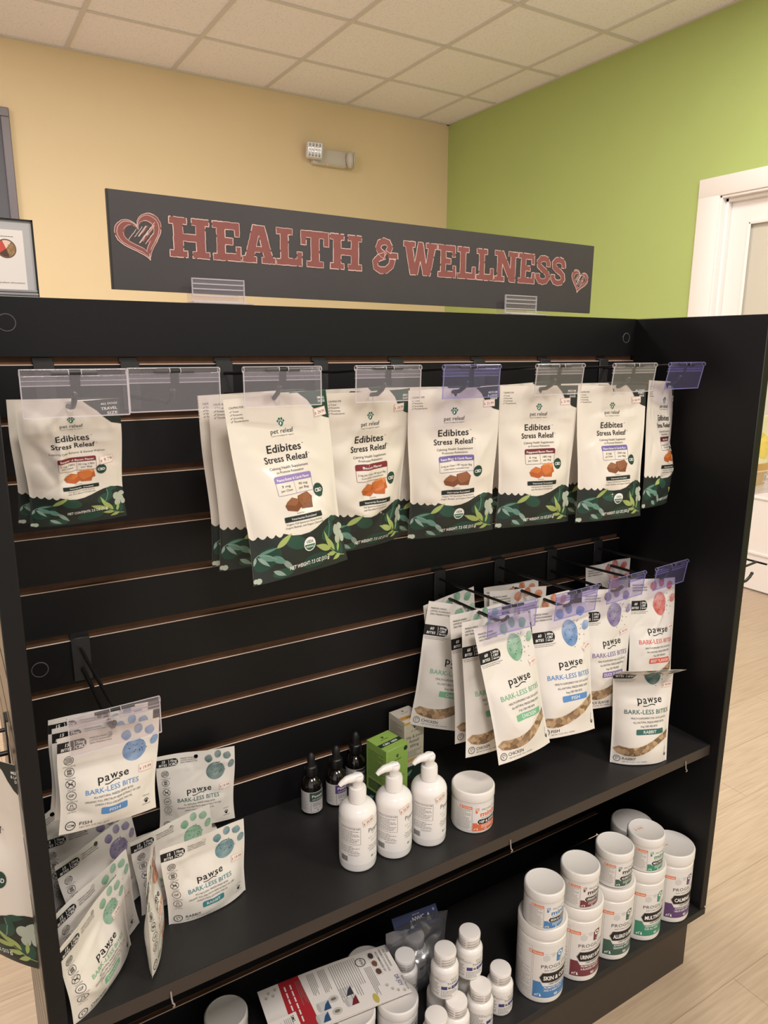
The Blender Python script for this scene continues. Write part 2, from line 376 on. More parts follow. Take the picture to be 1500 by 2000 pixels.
CHEW_ART = {}
def chew_art(W, H, kind):
    """front print of the cream calming-chew pouches"""
    banner, flavor, dose, per, lines2, meat, usda, size, net, travel = kind
    key = (W, H, kind)
    if key in CHEW_ART: return CHEW_ART[key]
    A = Art(); A.xf = (W/152, H/232, 0, 0)
    teal, dk, blk = ink((24, 108, 88)), ink((36, 66, 54)), ink((40, 46, 42))
    yg, tl, pt, mid = ink((158, 174, 104)), ink((98, 138, 124)), ink((176, 184, 168)), ink((44, 76, 62))
    up = 14 if travel else 0
    # dark leafy base
    top = [(x, 61-.05*x-4.2*abs(math.sin(x/44*4*PI))) for x in np.linspace(0, 44, 33)]+[(58, 54), (70, 52.5), (84, 53.5), (96, 57), (106, 61), (118, 65), (130, 66.5), (142, 65), (152, 60)]
    A.poly(blk, [(0, 0), (152, 0)]+top[::-1], 0)
    for x, y, rx, ry, an in ((20, 30, 20, 13, .5), (62, 44, 17, 9, -.3), (118, 46, 14, 9, .4), (92, 14, 22, 9, .1), (42, 8, 15, 6, 0), (138, 20, 10, 12, 0)):
        A.ell(mid if x % 4 == 2 else dk, x, y, rx, ry, 1, 16, an)
    def lf2(mt, bx, by, tx_, ty, w, lay=2): leaf(A, mt, bx, by, math.hypot(tx_-bx, ty-by), w, math.atan2(ty-by, tx_-bx), lay)
    gt = ink((140, 160, 150))
    lf2(tl, 10, 36, 34, 26, 8); lf2(tl, 26, 32, 46, 20, 9); lf2(gt, 40, 25, 58, 8, 7); lf2(gt, 8, 34, 24, 20, 5); lf2(gt, 28, 13, 46, 4, 6); lf2(tl, 10, 37, 34, 43, 4)
    lf2(yg, 32, 42, 57, 57, 8); lf2(gt, 6, 34, 2, 24, 4)
    A.line(gt, [(4, 33), (10, 37), (22, 34), (32, 28)], .8, 2)
    lf2(yg, 121, 23, 93, 34, 9, 3); lf2(yg, 122, 23, 110, 50, 6, 3); lf2(yg, 130, 19, 119, 38, 6.5, 3); lf2(yg, 131, 15, 112, 17, 6, 3); lf2(yg, 140, 12, 124, 7, 6, 3); lf2(yg, 136, 16, 141, 32, 5, 3)
    A.line(yg, [(121, 23), (130, 16), (138, 11), (148, 9)], .9, 3); A.line(tl, [(122, 64), (124, 54), (121, 44), (118, 39)], 1.4, 2)
    lf2(mid, 122, 64, 132, 50, 8, 2); lf2(mid, 122, 64, 142, 62, 8, 2)
    for x, y, r_, q in ((138, 46, 6, 7.5), (144, 40, 7, 6), (139, 33, 5.5, 6.5), (147, 49, 6, 5), (149, 33, 4, 6)): A.ell(pt, x, y, r_, q, 2, 14)
    for x, y, r_ in ((3, 5, 3.4), (7.5, 4.4, 4.2)): A.ell(pt, x, y, r_, r_*.9, 2, 12)
    A.text(WHITE, net, 84 if not travel else 88, 10.5 if not travel else 22, 5.2, w=66, bold=.02, lay=4, rot=.03)
    if usda:
        A.ell(WHITE, 83, 38, 9.4, 9.4, 3, 24); A.poly(ink((46, 104, 78)), arc(83, 38, 8.2, 8.2, PI+.05, 2*PI-.05, 14), 4)
        A.text(ink((46, 104, 78)), 'USDA', 83, 39.5, 4, w=11, bold=.02, lay=4); A.text(WHITE, 'ORGANIC', 83, 33.4, 2.6, w=13, bold=.02, lay=5)
    # logo and name
    pawprint(A, teal, 76, 197, 5.2); leaf(A, mat('ink_white', (236,234,230)), 74.6, 193.5, 5, 2.4, 1.2, 3)
    A.text(ink((60, 66, 62)), 'pet releaf', 76, 183.5, 6.2, w=34)
    A.text(ink((90, 92, 88)), 'PLANT POWERED PET HEALTH', 76, 179.6, 1.5, w=33)
    A.text(BLACK, 'Edibites', 75, 160, 10.4, w=51, bold=.012); A.text(BLACK, '\u2122', 104, 166, 2.2)
    A.text(BLACK, 'Stress Releaf', 75, 147.3, 8.8, w=66, bold=.012); A.text(BLACK, '\u2122', 110.5, 152, 2.2)
    if travel: A.text(DGREY, 'Supports Calm Behavior & General Wellness', 80, 137, 3.6, w=86)
    else:
        A.text(DGREY, 'Calming Health Supplement', 76, 138.3, 3.6, w=60); A.text(DGREY, lines2, 76, 133, 3.3, w=43)
    fx = ink(banner)
    A.poly(fx, [(47, 121.5), (108, 121.5)]+arc(105, 127, 3, 3, 0, PI/2, 4)+arc(50, 127, 3, 3, PI/2, PI, 4), 1)
    A.text(WHITE, flavor, 77.5, 123.4, 3.4, w=min(54, 3.1*len(flavor)), bold=.015, lay=2)
    A.line(fx, [(47.3, 122), (47.3, 107), (48.5, 105.6), (106.5, 105.6), (107.7, 107), (107.7, 122)], .5, 1)
    if ' per ' in dose:
        A.text(DGREY, dose, 77, 113.8, 3, w=54); A.text(DGREY, 'PLANT-BASED CANNABINOIDS', 77, 109.3, 2, w=44)
    else:
        A.line(fx, [(77, 121), (77, 106)], .4, 1)
        A.text(DGREY, dose, 62, 115.2, 3.1, w=min(24, 3.6*len(dose))); A.text(DGREY, 'per Chew\u207a' if False else 'per Chew', 62, 110, 3, w=19)
        A.text(DGREY, per, 92, 115.2, 3.1, w=min(26, 3.0*len(per))); A.text(DGREY, 'per Bag', 92, 110, 3, w=17)
    A.ell(dk, 115.5, 104, 8.6, 8.8, 3, 26); A.text(WHITE, 'CBD', 115.5, 101.6, 4.8, w=12.6, bold=.02, lay=4)
    # picture of the chews
    c1, c2, c3 = (ink((196, 112, 56)), ink((178, 92, 42)), ink((216, 140, 84))) if meat else (ink((142, 92, 62)), ink((122, 74, 48)), ink((160, 112, 80)))
    A.poly(c2, [(54, 92), (57, 86), (72, 82.5), (80, 87), (80, 97), (66, 101.5), (58, 97)], 2); A.poly(c1, [(56, 93.5), (70, 90), (79, 96.5), (66, 101), (59, 97.5)], 3)
    A.poly(c2, [(81, 85), (98, 84), (102, 98), (95, 105), (77, 102), (76, 92)], 3); A.poly(c1, [(79, 93), (84, 87.5), (98, 92), (100, 99), (94, 104), (78, 101.5)], 4)
    if meat: A.poly(c3, [(80, 104), (94, 107), (104, 104), (101, 98), (96, 103), (84, 102)], 3); A.poly(c2, [(103, 104), (105, 92), (99, 90), (100, 99)], 3)
    A.text(DGREY, 'Actual Size', 76, 79.8, 1.6, w=12)
    A.rrect(ink((34, 40, 37)), 50, 71, 110, 77.8, 1, 2); A.text(WHITE, 'Veterinarian Formulated', 80, 72.7, 3, w=40, lay=3)
    if usda:
        A.text(DGREY, 'Organic Full Spectrum Hemp Extract,', 80, 67, 2.5, w=58); A.text(DGREY, 'Organic Baobab, and Organic Chamomile', 80, 62.8, 2.5, w=62)
    else:
        A.text(DGREY, 'Full Spectrum Hemp Extract', 80, 67, 2.5, w=44); A.text(DGREY, 'with Plant-Based Cannabinoids', 80, 62.8, 2.5, w=46)
    # corners
    if travel:
        A.poly(blk, [(152, 232), (95, 232), (103, 224), (116, 212), (124, 201), (136, 189), (152, 184)], 1)
        for i, t in enumerate(('ALL DOGS', 'TRAVEL', 'SIZE')): A.text(WHITE, t, 148, 221-i*8.6 + (1 if i == 0 else 0), 5.2 if i else 3.6, al='R', bold=.015, lay=2, w=(26, 26, 17)[i])
    else:
        A.poly(dk if size[0] == 'SMALL' else blk, [(152, 232), (108, 232), (113, 228), (120, 222), (126, 212), (133, 204), (142, 198), (152, 195)], 1)
        for i, t in enumerate(size): A.text(WHITE, t, 148, 221.5-i*4.6, 3.2, al='R', bold=.015, lay=2)
        A.text(DGREY, 'CALMING FOR:', 6, 220, 2.6, al='L', w=20)
        for i, t in enumerate(('Travel', 'Fireworks', 'Grooming', 'Thunderstorms')):
            A.text(DGREY, t, 10, 215.3-i*4, 2.4, al='L'); A.line(DGREY, [(6.2, 216.4-i*4), (7, 215.4-i*4), (8.8, 217.6-i*4)], .5, 2)
    CHEW_ART[key] = A.bake(); return CHEW_ART[key]

BITE_ART = {}
def squiggle(A, m, x0, x1, y, a, w):
    A.line(m, [(x0+(x1-x0)*i/14, y+a*math.sin(i/14*2*PI+.3)*-1+(i/14)*1.2) for i in range(15)], w, 2)
def blob(A, m, x, y, rx, ry, seed, lay=1, rot=0):
    rr = random.Random(seed); k = [rr.uniform(-.035, .035) for _ in range(6)]; P = []
    for i in range(32):
        a = 2*PI*i/32; r = 1+sum(k[j]*math.cos((j+2)*a+j) for j in range(4))
        P.append((x+rx*r*math.cos(a)*math.cos(rot)-ry*r*math.sin(a)*math.sin(rot), y+rx*r*math.cos(a)*math.sin(rot)+ry*r*math.sin(a)*math.cos(rot)))
    A.poly(m, P, lay)
def pawse(A, m, x, y, h, w):
    V = [('p', 0, 0), ('a', .22, 0), ('w', .40, .10), ('s', .68, .0), ('e', .84, .06)]
    for ch, fx, dy in V:
        cw = {'p': .20, 'a': .17, 'w': .27, 's': .14, 'e': .18}[ch]*w
        A.text(m, ch, x-w/2+fx*w+cw/2, y+dy*h, h*1.42, w=cw*.92, bold=.008)
    squiggle(A, m, x-w*.28, x+w*.22, y-h*.42, h*.16, h*.15)
def bite_art(col, name, net, large, style=0):
    """front print of the white freeze-dried bites pouches"""
    key = (col, name, large, style)
    if key in BITE_ART: return BITE_ART[key]
    A = Art(); pb = paint_blot(col); fc = ink(col); bk = BLACK
    rr = random.Random(5)
    if large:
        for i, t in enumerate(('FREEZE-DRIED', 'LIMITED-INGREDIENT', 'ZERO PRESERVATIVES')): A.text(bk, t, 6, 215-i*5.2, 3.0, al='L', w=(29, 36, 36)[i])
        A.poly(bk, [(0, 167), (35, 167)]+arc(35, 176.5, 8.5, 9.5, -PI/2, PI/2, 8)+[(0, 186)], 1)
        A.text(WHITE, '60', 14, 177.5, 5.2, bold=.02, shear=.15); A.text(WHITE, 'BITES', 13, 170, 4.6, w=16, bold=.015, shear=.15)
        A.line(WHITE, [(24, 184), (25.2, 181), (24.6, 178), (25.6, 175), (24.5, 169)], .7, 2)
        A.text(WHITE, '300mg', 34, 179.8, 4, w=13, bold=.02, shear=.15); A.text(WHITE, 'CBD', 33.5, 174.2, 4, w=11, bold=.02, shear=.15); A.text(WHITE, 'PER BAG', 34, 169.6, 2.7, w=13, bold=.02, shear=.15)
        A.text(DGREY, 'BROAD SPECTRUM CERTIFIED ORGANIC', 23, 163.4, 1.7, w=42); A.text(DGREY, 'FULL SPECTRUM HEMP EXTRACT', 21, 160.4, 1.7, w=36)
        blob(A, pb, 76, 178, 17, 23, 3, 1, .1)
        for x, y, rx, ry, a in ((58, 213, 8, 9, .3), (78, 220, 7, 9, 0), (101, 214, 8, 9, -.7), (110, 188, 6.5, 9.5, -.5)): blob(A, pb, x, y, rx, ry, int(x), 1, a)
        for i in range(22): A.ell(bk, 78+rr.uniform(-16, 24)+i*.3, 196-i*1.9+rr.uniform(-5, 5), .8, .8, 3, 7)
        pawse(A, bk, 70, 121, 9.5, 50)
        A.text(fc, 'BARK-LESS BITES', 66, 101, 8.6, w=92, bold=.004)
        for i, t in enumerate(('HEALTH SUPPLEMENT FOR CATS & DOGS', 'ALL-NATURAL FREEZE-DRIED BITES', '5mg CBD PER BITE')): A.text(DGREY, t, 69, 91.5-i*7.6, 3.6, w=(74, 66, 36)[i])
        A.rrect(fc, 42, 62, 100, 72.5, 2, 1); A.text(WHITE, name, 71, 64.3, 6, w=min(50, 4.6*len(name)), bold=.006)
        A.ring(bk, 11, 11, 5.6, .9, 2); A.line(bk, arc(11, 12.2, 2.4, 1.9, -.6, 4.6, 8)+[(9.6, 8)], .7, 2)
        A.text(bk, name, 20, 9.6, 5.6, al='L', w=4.3*len(name)); A.text(DGREY, net, 21, 5, 2, al='L', w=48)
        A.text(bk, 'FOR DOGS', 110, 24, 2.2, rot=1.4); pawprint(A, bk, 111, 15, 3)
    else:
        sh = .15
        A.poly(bk, [(0, 103.5), (27, 103.5)]+arc(27, 109.5, 5.5, 6, -PI/2, PI/2, 8)+[(0, 115.5)], 1)
        A.text(WHITE, '15', 11, 109.8, 4.2, bold=.02, shear=sh); A.text(WHITE, 'BITES', 10, 104.8, 3.5, w=12, bold=.015, shear=sh)
        A.line(WHITE, [(18, 114.5), (19, 112), (18.4, 110), (19.2, 108), (18.3, 104.5)], .6, 2)
        A.text(WHITE, '75mg', 25.6, 110.2, 3.6, w=10, bold=.02, shear=sh); A.text(WHITE, 'CBD', 25.6, 104.8, 4, w=11, bold=.02, shear=sh)
        for i, t in enumerate(('FREEZE-DRIED', 'LIMITED-INGREDIENT', 'ZERO PRESERVATIVES')): A.text(DGREY, t, 36, 112.6-i*3.2, 2, al='L', w=(20, 25, 25)[i])
        for k, y in enumerate((92, 77.5, 63, 48.5, 34)):
            A.ring(DGREY, 12.5, y, 5.2, .6, 2)
            if k == 0:
                for j in range(4): A.line(DGREY, [(8.5+(0 if j < 2 else 0), y-3+j*1.9), (16.3, y-2+j*1.6)], .7, 2)
            elif k == 1:
                for j in (-1.6, 0, 1.6): A.line(DGREY, [(12.5+j, y-3.6), (12.5+j, y+3.6)], .8, 2)
                A.line(DGREY, [(9.5, y-1.5), (15.5, y-1.5)], .6, 2); A.line(DGREY, [(9.5, y+1.5), (15.5, y+1.5)], .6, 2)
            elif k == 2: A.line(DGREY, [(9, y-3.4), (16, y+3.4)], .7, 2); A.line(DGREY, [(9, y+3.4), (16, y-3.4)], .7, 2); A.line(DGREY, [(10, y+.5), (15, y-.5)], 1.5, 2)
            elif k == 3: A.text(DGREY, 'GF', 12.5, y-1.8, 3.6, w=6, bold=.01)
            else: A.line(DGREY, [(11.6, y+3.2), (11.6, y+.6), (9.6, y-2.8), (15.4, y-2.8), (13.4, y+.6), (13.4, y+3.2)], .7, 2)
            A.text(DGREY, ('MADE IN THE USA', 'GRAIN FREE', 'SOY FREE', 'GLUTEN FREE', 'LAB TESTED')[k], 13, y-8.2, 1.3, w=(14, 11, 9, 12, 10)[k])
        blob(A, pb, 88, 87, 14.5, 13.5, 3, 1, .2)
        for x, y, rx, ry, a in ((78, 108, 5.6, 6.6, .3), (92, 114, 5, 6.4, 0), (106, 109.5, 6, 5.8, -.7), (112, 95, 4.6, 6.6, -.4)): blob(A, pb, x, y, rx, ry, int(x), 1, a)
        for i in range(20): A.ell(bk, 86+rr.uniform(-8, 12)+i*.35, 99-i*.95+rr.uniform(-3, 3), .55, .55, 3, 7)
        pawse(A, bk, 62, 58, 6.6, 38)
        A.text(fc, 'BARK-LESS BITES', 61, 46.5, 6, w=66, bold=.004)
        for i, t in enumerate(('ALL-NATURAL FREEZE-DRIED BITES', 'ORGANIC FULL SPECTRUM HEMP EXTRACT W/ CBD', 'OMEGA-3 RICH ICELANDIC FISH OIL')): A.text(DGREY, t, 62, 41-i*5, 2.5, w=(50, 70, 47)[i])
        A.rrect(fc, 46, 18.5, 79, 27.5, 1.8, 1); A.text(WHITE, name, 62.5, 20.7, 4.6, w=min(28, 3.5*len(name)), bold=.006)
        A.ring(bk, 12, 9.5, 5.4, .9, 2)
        if name == 'FISH': A.ell(bk, 11.4, 9.5, 3, 1.5, 2, 12); A.ell(WHITE, 11.2, 9.5, 2.2, .8, 3, 10); A.poly(bk, [(13.6, 9.5), (15.8, 11), (15.8, 8)], 2)
        else: A.line(bk, arc(12, 10.4, 2.2, 1.8, -.6, 4.6, 8)+[(10.6, 6.8)], .6, 2)
        A.text(bk, name, 22, 8.2, 4.6, al='L', w=3.5*len(name)); A.text(DGREY, net, 22.4, 4.4, 1.8, al='L', w=34)
        pawprint(A, bk, 105, 16, 3); A.text(bk, 'FOR DOGS', 105, 22.4, 1.6, w=9); A.text(bk, 'CATS + HOPES' if False else 'CATS & DOGS', 105, 10.6, 1.6, w=11)
    BITE_ART[key] = A.bake(); return BITE_ART[key]

STICK_ART = {}
def sticker_art(price):
    if price not in STICK_ART:
        A = Art(5, .75, .08); pk = ink((206, 140, 136))
        A.rect(mat('price_label', (238, 222, 212), .6), 0, 0, 20, 11, 0)
        A.frame(pk, .6, .8, 19.4, 10.2, .35, 1)
        A.text(ink((96, 60, 66)), '$', 2.4, 3.2, 3.2, lay=1); A.text(ink((86, 62, 66)), price, 12, 3.0, 4.6, w=11.5, lay=1)
        STICK_ART[price] = A.bake()
    return STICK_ART[price]
def put_sticker(fn, root, price, x, y, rot=0.0, k=1.0):
    c, q = math.cos(rot), math.sin(rot); mb = MB()
    def f2(a, b, off): return fn(x+(a*c-b*q)*k, y+(a*q+b*c)*k, off)
    mb.art(sticker_art(price), f2)
    return mb.build('price_sticker', root)

TREATS = None
def treats_mat():
    global TREATS
    if TREATS: return TREATS
    m = mat('freeze_dried_chunks', (140, 110, 80), .55); nt = m.node_tree; b = nt.nodes['Principled BSDF']
    tc = nt.nodes.new('ShaderNodeTexCoord'); vo = nt.nodes.new('ShaderNodeTexVoronoi'); vo.inputs['Scale'].default_value = 120
    nz = nt.nodes.new('ShaderNodeTexNoise'); nz.inputs['Scale'].default_value = 500
    nt.links.new(tc.outputs['Object'], vo.inputs['Vector']); nt.links.new(tc.outputs['Object'], nz.inputs['Vector'])
    sp = nt.nodes.new('ShaderNodeSeparateColor'); nt.links.new(vo.outputs['Color'], sp.inputs[0])
    mx = nt.nodes.new('ShaderNodeMath'); mx.operation = 'MULTIPLY_ADD'; mx.inputs[1].default_value = .35; nt.links.new(nz.outputs['Fac'], mx.inputs[0]); nt.links.new(sp.outputs[0], mx.inputs[2])
    cr = nt.nodes.new('ShaderNodeValToRGB'); cr.color_ramp.elements[0].position = .1; cr.color_ramp.elements[0].color = lin((94, 68, 46)); cr.color_ramp.elements[1].position = 1; cr.color_ramp.elements[1].color = lin((192, 160, 122))
    nt.links.new(mx.outputs[0], cr.inputs[0]); nt.links.new(cr.outputs[0], b.inputs['Base Color'])
    b.inputs['Coat Weight'].default_value = .4
    TREATS = m; return m
_WIN = None
def window_art():
    global _WIN
    if _WIN is None:
        A = Art(4, .3, .09)
        up = [(0, 40), (12, 37), (26, 36), (42, 37), (58, 41), (74, 48), (90, 56), (104, 62), (118, 66)]
        lo = [(0, 27), (10, 22), (24, 18.5), (40, 18), (56, 21), (72, 28), (86, 36), (102, 44), (118, 49)]
        A.poly(treats_mat(), [(3, 30)]+[(x, y) for x, y in lo if x > 3 and x < 116]+[(115, 48), (115, 65)]+[(x, y) for x, y in up[::-1] if 3 < x < 116], 0)
        _WIN = A.bake()
    return _WIN

def place_by_hole(root, H, hole, rot, dz=.009):
    R = Euler(rot).to_matrix(); root.rotation_euler = rot
    root.location = Vector(hole) - R @ Vector((0, 0, H*1e-3-dz))
CH_W, CH_H, BL_W, BL_H, BS_W, BS_H = 152, 232, 118, 228, 118, 122
PURPLE, MAROON = (142, 122, 178), (122, 44, 50)
PB3 = (PURPLE, 'Peanut Butter & Carob Flavor', '3 mg', '90 mg', 'to Promote Relaxation', False, True, ('SMALL', 'DOGS'), 'NET WEIGHT: 7.5 OZ (213 g)', False)
BAC3 = (MAROON, 'Bacon Flavor', '3 mg per Chew | 90 mg per Bag', '', 'Promotes Relaxation', True, False, ('SMALL', 'DOGS'), 'NET WEIGHT: 7.5 OZ (213 g)', False)
PB6 = ((112, 100, 160), 'Peanut Butter & Carob Flavor', '6 mg per Chew | 180 mg per Bag', '', 'Promotes Relaxation', False, True, ('MEDIUM', '& LARGE', 'DOGS'), 'NET WEIGHT: 7.5 OZ (213 g)', False)
BAC6 = ((108, 40, 46), 'Peppered Bacon Flavor', '6 mg', '180 mg', 'to Promote Relaxation', True, False, ('MEDIUM', '& LARGE', 'DOGS'), 'NET WEIGHT: 7.5 OZ (213 g)', False)
PBF = ((112, 100, 160), 'Peanut Butter & Carob Flavor', '6 mg', '300 mg', 'to Promote Relaxation', False, True, ('ALL DOGS', 'FAMILY', 'PACK'), 'NET WEIGHT: 12.5 OZ (355 g)', False)
BACF = ((92, 36, 42), 'Bacon Flavor', '6 mg per Chew | 300 mg per Bag', '', 'Promotes Relaxation', True, False, ('ALL DOGS', 'FAMILY', 'PACK'), 'NET WEIGHT: 12.5 OZ (355 g)', False)
TRAV = (MAROON, 'Peppered Bacon Flavor', '3 mg CBD', '30 mg CBD', '', True, False, ('',), 'NET CONTENTS: 2.5 OZ (71 g)', True)
def chew(kind, label, hole, rot, seed, price=None, group=None, st=(124, 201, .03), W=CH_W, H=CH_H, **kw):
    p = dict(T=17, b0=.3, vz=.765, pinch=.07, wr=1.0, seed=seed, sway=0); p.update(kw)
    root = thing('treat_pouch', label, 'treat pouch', group=group)
    place_by_hole(root, H, hole, rot)
    fn = pouch_fn(W, H, **p); mb = MB()
    pouch_mesh(mb, W, H, fn, FILM2, FILM2, hole=(W/2, H-9, 3.6))
    mb.art(chew_art(W, H, kind), fn)
    mb.build('pouch', root, ang=70)
    if price: put_sticker(fn, root, price, st[0]*W/152, st[1]*H/232, st[2], 1.0 if W > 120 else .82)
    return root
GREEN, BLUE, VIOLET, ORANGE, RED, TEAL = (122, 178, 142), (92, 140, 196), (128, 110, 160), (222, 124, 66), (214, 96, 82), (58, 104, 98)
AQUA = (66, 128, 138)
def bites(col, name, label, large, rot, seed, hole=None, loc=None, price=None, group=None, st=None, net=None, **kw):
    W, H = (BL_W, BL_H) if large else (BS_W, BS_H)
    p = dict(T=15 if large else 11, b0=.4, vz=.82 if large else .8, pinch=.06, wr=1.0 if large else .8, seed=seed); p.update(kw)
    root = thing('treat_pouch', label, 'treat pouch', group=group)
    if hole: place_by_hole(root, H, hole, rot, .008)
    else: root.location = loc; root.rotation_euler = rot
    fn = pouch_fn(W, H, **p); mb = MB()
    pouch_mesh(mb, W, H, fn, FILM, FILM, hole=(W/2, H-8, 3.4), NX=38, NY=58 if large else 38)
    mb.art(bite_art(col, name, net or 'NET WT. 3.0 OZ - 85 G - 60 BITES', large), fn)
    po = mb.build('pouch', root, ang=70)
    if large:
        wm = MB(); wm.art(window_art(), fn); w = wm.build('window', po, ang=70); w['label'] = 'clear wave-shaped window showing brown chunks'
    if price:
        sx, sy, sr = st or ((98, 140, .1) if large else (94, 57, .02)); put_sticker(fn, root, price, sx, sy, sr, 1.0 if large else .9)
    return root

# ================================================================== THE ROOM
YB, XR, ZC = 3.8757, 3.5313, 1.691+GZ
X0, Y0 = -4.2, -4.6
gold = mat('gold_paint', (230, 208, 170), .75, spec=.25, noise=(1.2, .03), bump=(180, .12))
green = mat('green_paint', (176, 192, 118), .7, spec=.25, noise=(1.2, .03), bump=(180, .12))
white_trim = mat('white_trim', (238, 232, 228), .4)
m = MB(); m.box((X0, YB, 0), (XR+.12, YB+.12, ZC), gold); struct(m.build('wall_back', smooth=False))
DY1, DY0, DZ = 1.4686, .55, 2.04            # door opening in the green wall
m = MB(); m.box((XR, Y0, 0), (XR+.12, DY0, ZC), green).box((XR, DY1, 0), (XR+.12, YB, ZC), green).box((XR, DY0, DZ), (XR+.12, DY1, ZC), green)
struct(m.build('wall_right', smooth=False))
# wood-look vinyl planks
fm = mat('vinyl_planks', (200, 172, 140), .42); nt = fm.node_tree; b = nt.nodes['Principled BSDF']
tc = nt.nodes.new('ShaderNodeTexCoord'); br = nt.nodes.new('ShaderNodeTexBrick')
br.inputs['Color1'].default_value = lin((186, 166, 144)); br.inputs['Color2'].default_value = lin((178, 157, 134)); br.inputs['Mortar'].default_value = lin((150, 130, 108))
br.inputs['Scale'].default_value = 1; br.inputs['Mortar Size'].default_value = .0009; br.inputs['Brick Width'].default_value = 1.22; br.inputs['Row Height'].default_value = .18
mp = nt.nodes.new('ShaderNodeMapping'); mp.inputs['Scale'].default_value = (3, 60, 1); nz = nt.nodes.new('ShaderNodeTexNoise'); nz.inputs['Scale'].default_value = 2.2; nz.inputs['Detail'].default_value = 8; nz.inputs['Distortion'].default_value = .6
nt.links.new(tc.outputs['Object'], br.inputs['Vector']); nt.links.new(tc.outputs['Object'], mp.inputs[0]); nt.links.new(mp.outputs[0], nz.inputs['Vector'])
mx = nt.nodes.new('ShaderNodeMix'); mx.data_type = 'RGBA'; mx.blend_type = 'MULTIPLY'; mx.inputs[0].default_value = .42
cr = nt.nodes.new('ShaderNodeValToRGB'); cr.color_ramp.elements[0].position = .3; cr.color_ramp.elements[0].color = (.62, .56, .5, 1); cr.color_ramp.elements[1].position = .7; cr.color_ramp.elements[1].color = (1.15, 1.13, 1.1, 1)
nt.links.new(nz.outputs['Fac'], cr.inputs[0]); nt.links.new(br.outputs['Color'], mx.inputs[6]); nt.links.new(cr.outputs[0], mx.inputs[7]); nt.links.new(mx.outputs[2], b.inputs['Base Color'])
m = MB(); m.box((X0, Y0, -.05), (XR+.12, YB+.12, 0), fm); struct(m.build('floor', smooth=False))
# lay-in ceiling: tiles and T-bars
tile = mat('ceiling_tile', (226, 214, 202), .9, spec=.1); nt = tile.node_tree; b = nt.nodes['Principled BSDF']
tc = nt.nodes.new('ShaderNodeTexCoord'); n1 = nt.nodes.new('ShaderNodeTexNoise'); n1.inputs['Scale'].default_value = 95; n1.inputs['Detail'].default_value = 2
nt.links.new(tc.outputs['Object'], n1.inputs['Vector']); cr = nt.nodes.new('ShaderNodeValToRGB')
cr.color_ramp.elements[0].position = .34; cr.color_ramp.elements[0].color = lin((228, 226, 230)); cr.color_ramp.elements[1].position = .44; cr.color_ramp.elements[1].color = lin((246, 241, 250))
nt.links.new(n1.outputs['Fac'], cr.inputs[0]); nt.links.new(cr.outputs[0], b.inputs['Base Color'])
bar = mat('ceiling_bar', (214, 208, 206), .5)
m = MB(); m.box((X0, Y0, ZC+.006), (XR+.12, YB+.12, ZC+.05), tile)
TS = .6096; k = 0
while XR-.2845-k*TS > X0: x = XR-.2845-k*TS; m.box((x-.012, Y0, ZC), (x+.012, YB, ZC+.0055), bar); k += 1
k = 0
while YB-.5758-k*TS > Y0: y = YB-.5758-k*TS; m.box((X0, y-.012, ZC+.0003), (XR, y+.012, ZC+.0058), bar); k += 1
m.box((X0, YB-.022, ZC-.001), (XR, YB, ZC+.0055), bar).box((XR-.022, Y0, ZC-.001), (XR, YB, ZC+.0055), bar)
struct(m.build('ceiling', smooth=False))
# door and casing
m = MB(); cw = .1275
m.rbox((XR-.02, DY1, 0), (XR, DY1+cw, DZ+cw*.75), white_trim, .004).rbox((XR-.02, DY0-cw, 0), (XR, DY0, DZ+cw*.75), white_trim, .004).rbox((XR-.0205, DY0-cw, DZ), (XR, DY1+cw, DZ+cw*.76), white_trim, .004)
m.rbox((XR-.012, DY1-.012, 0), (XR+.10, DY1, DZ), white_trim, .002).rbox((XR-.012, DY0, 0), (XR+.10, DY0+.012, DZ), white_trim, .002).rbox((XR-.012, DY0, DZ-.012), (XR+.10, DY1, DZ), white_trim, .002)
m.rbox((XR+.02, DY1-.03, 0), (XR+.05, DY1-.012, DZ-.012), white_trim, .002).rbox((XR+.02, DY0, DZ-.03), (XR+.05, DY1, DZ-.012), white_trim, .002)
struct(m.build('trim_1'))
frost = mat('frosted_glass', (222, 216, 200), .35, spec=.5); fb = frost.node_tree.nodes['Principled BSDF']; fb.inputs['Transmission Weight'].default_value = .25
m = MB(); xd0, xd1, ya, yb_ = XR+.05, XR+.09, DY0+.014, DY1-.014; gy0, gy1, gz0, gz1 = ya+.115, 1.332, .62, 1.90
m.box((xd0, gy1, .01), (xd1, yb_, DZ-.014), white_trim).box((xd0, ya, .01), (xd1, gy0, DZ-.014), white_trim)
m.box((xd0, gy0, gz1), (xd1, gy1, DZ-.014), white_trim).box((xd0, gy0, .01), (xd1, gy1, gz0), white_trim)
for a, c in (((xd0-.008, gy1-.012, gz0), (xd0, gy1+.006, gz1)), ((xd0-.008, gy0-.006, gz0), (xd0, gy0+.012, gz1)), ((xd0-.008, gy0, gz1-.012), (xd0, gy1, gz1+.006)), ((xd0-.008, gy0, gz0-.006), (xd0, gy1, gz0+.012)),
             ((xd0-.007, ya+.02, .20), (xd0, yb_-.02, .216)), ((xd0-.007, ya+.02, .50), (xd0, yb_-.02, .512))): m.rbox(a, c, white_trim, .003)
door = struct(m.build('door_1'))
m = MB(); m.box((xd0+.014, gy0, gz0), (xd0+.02, gy1, gz1), frost); m.build('frosted_pane', door, smooth=False)
m = MB(); m.tube([(xd0-.001, ya+.06, 1.0), (xd0-.05, ya+.06, 1.0), (xd0-.055, ya+.17, 1.0)], .009, mat('brushed_nickel', (170, 166, 160), .3, 1)).lathe([(.027, 0), (.027, .006)], mat('brushed_nickel', (170, 166, 160)), 20)
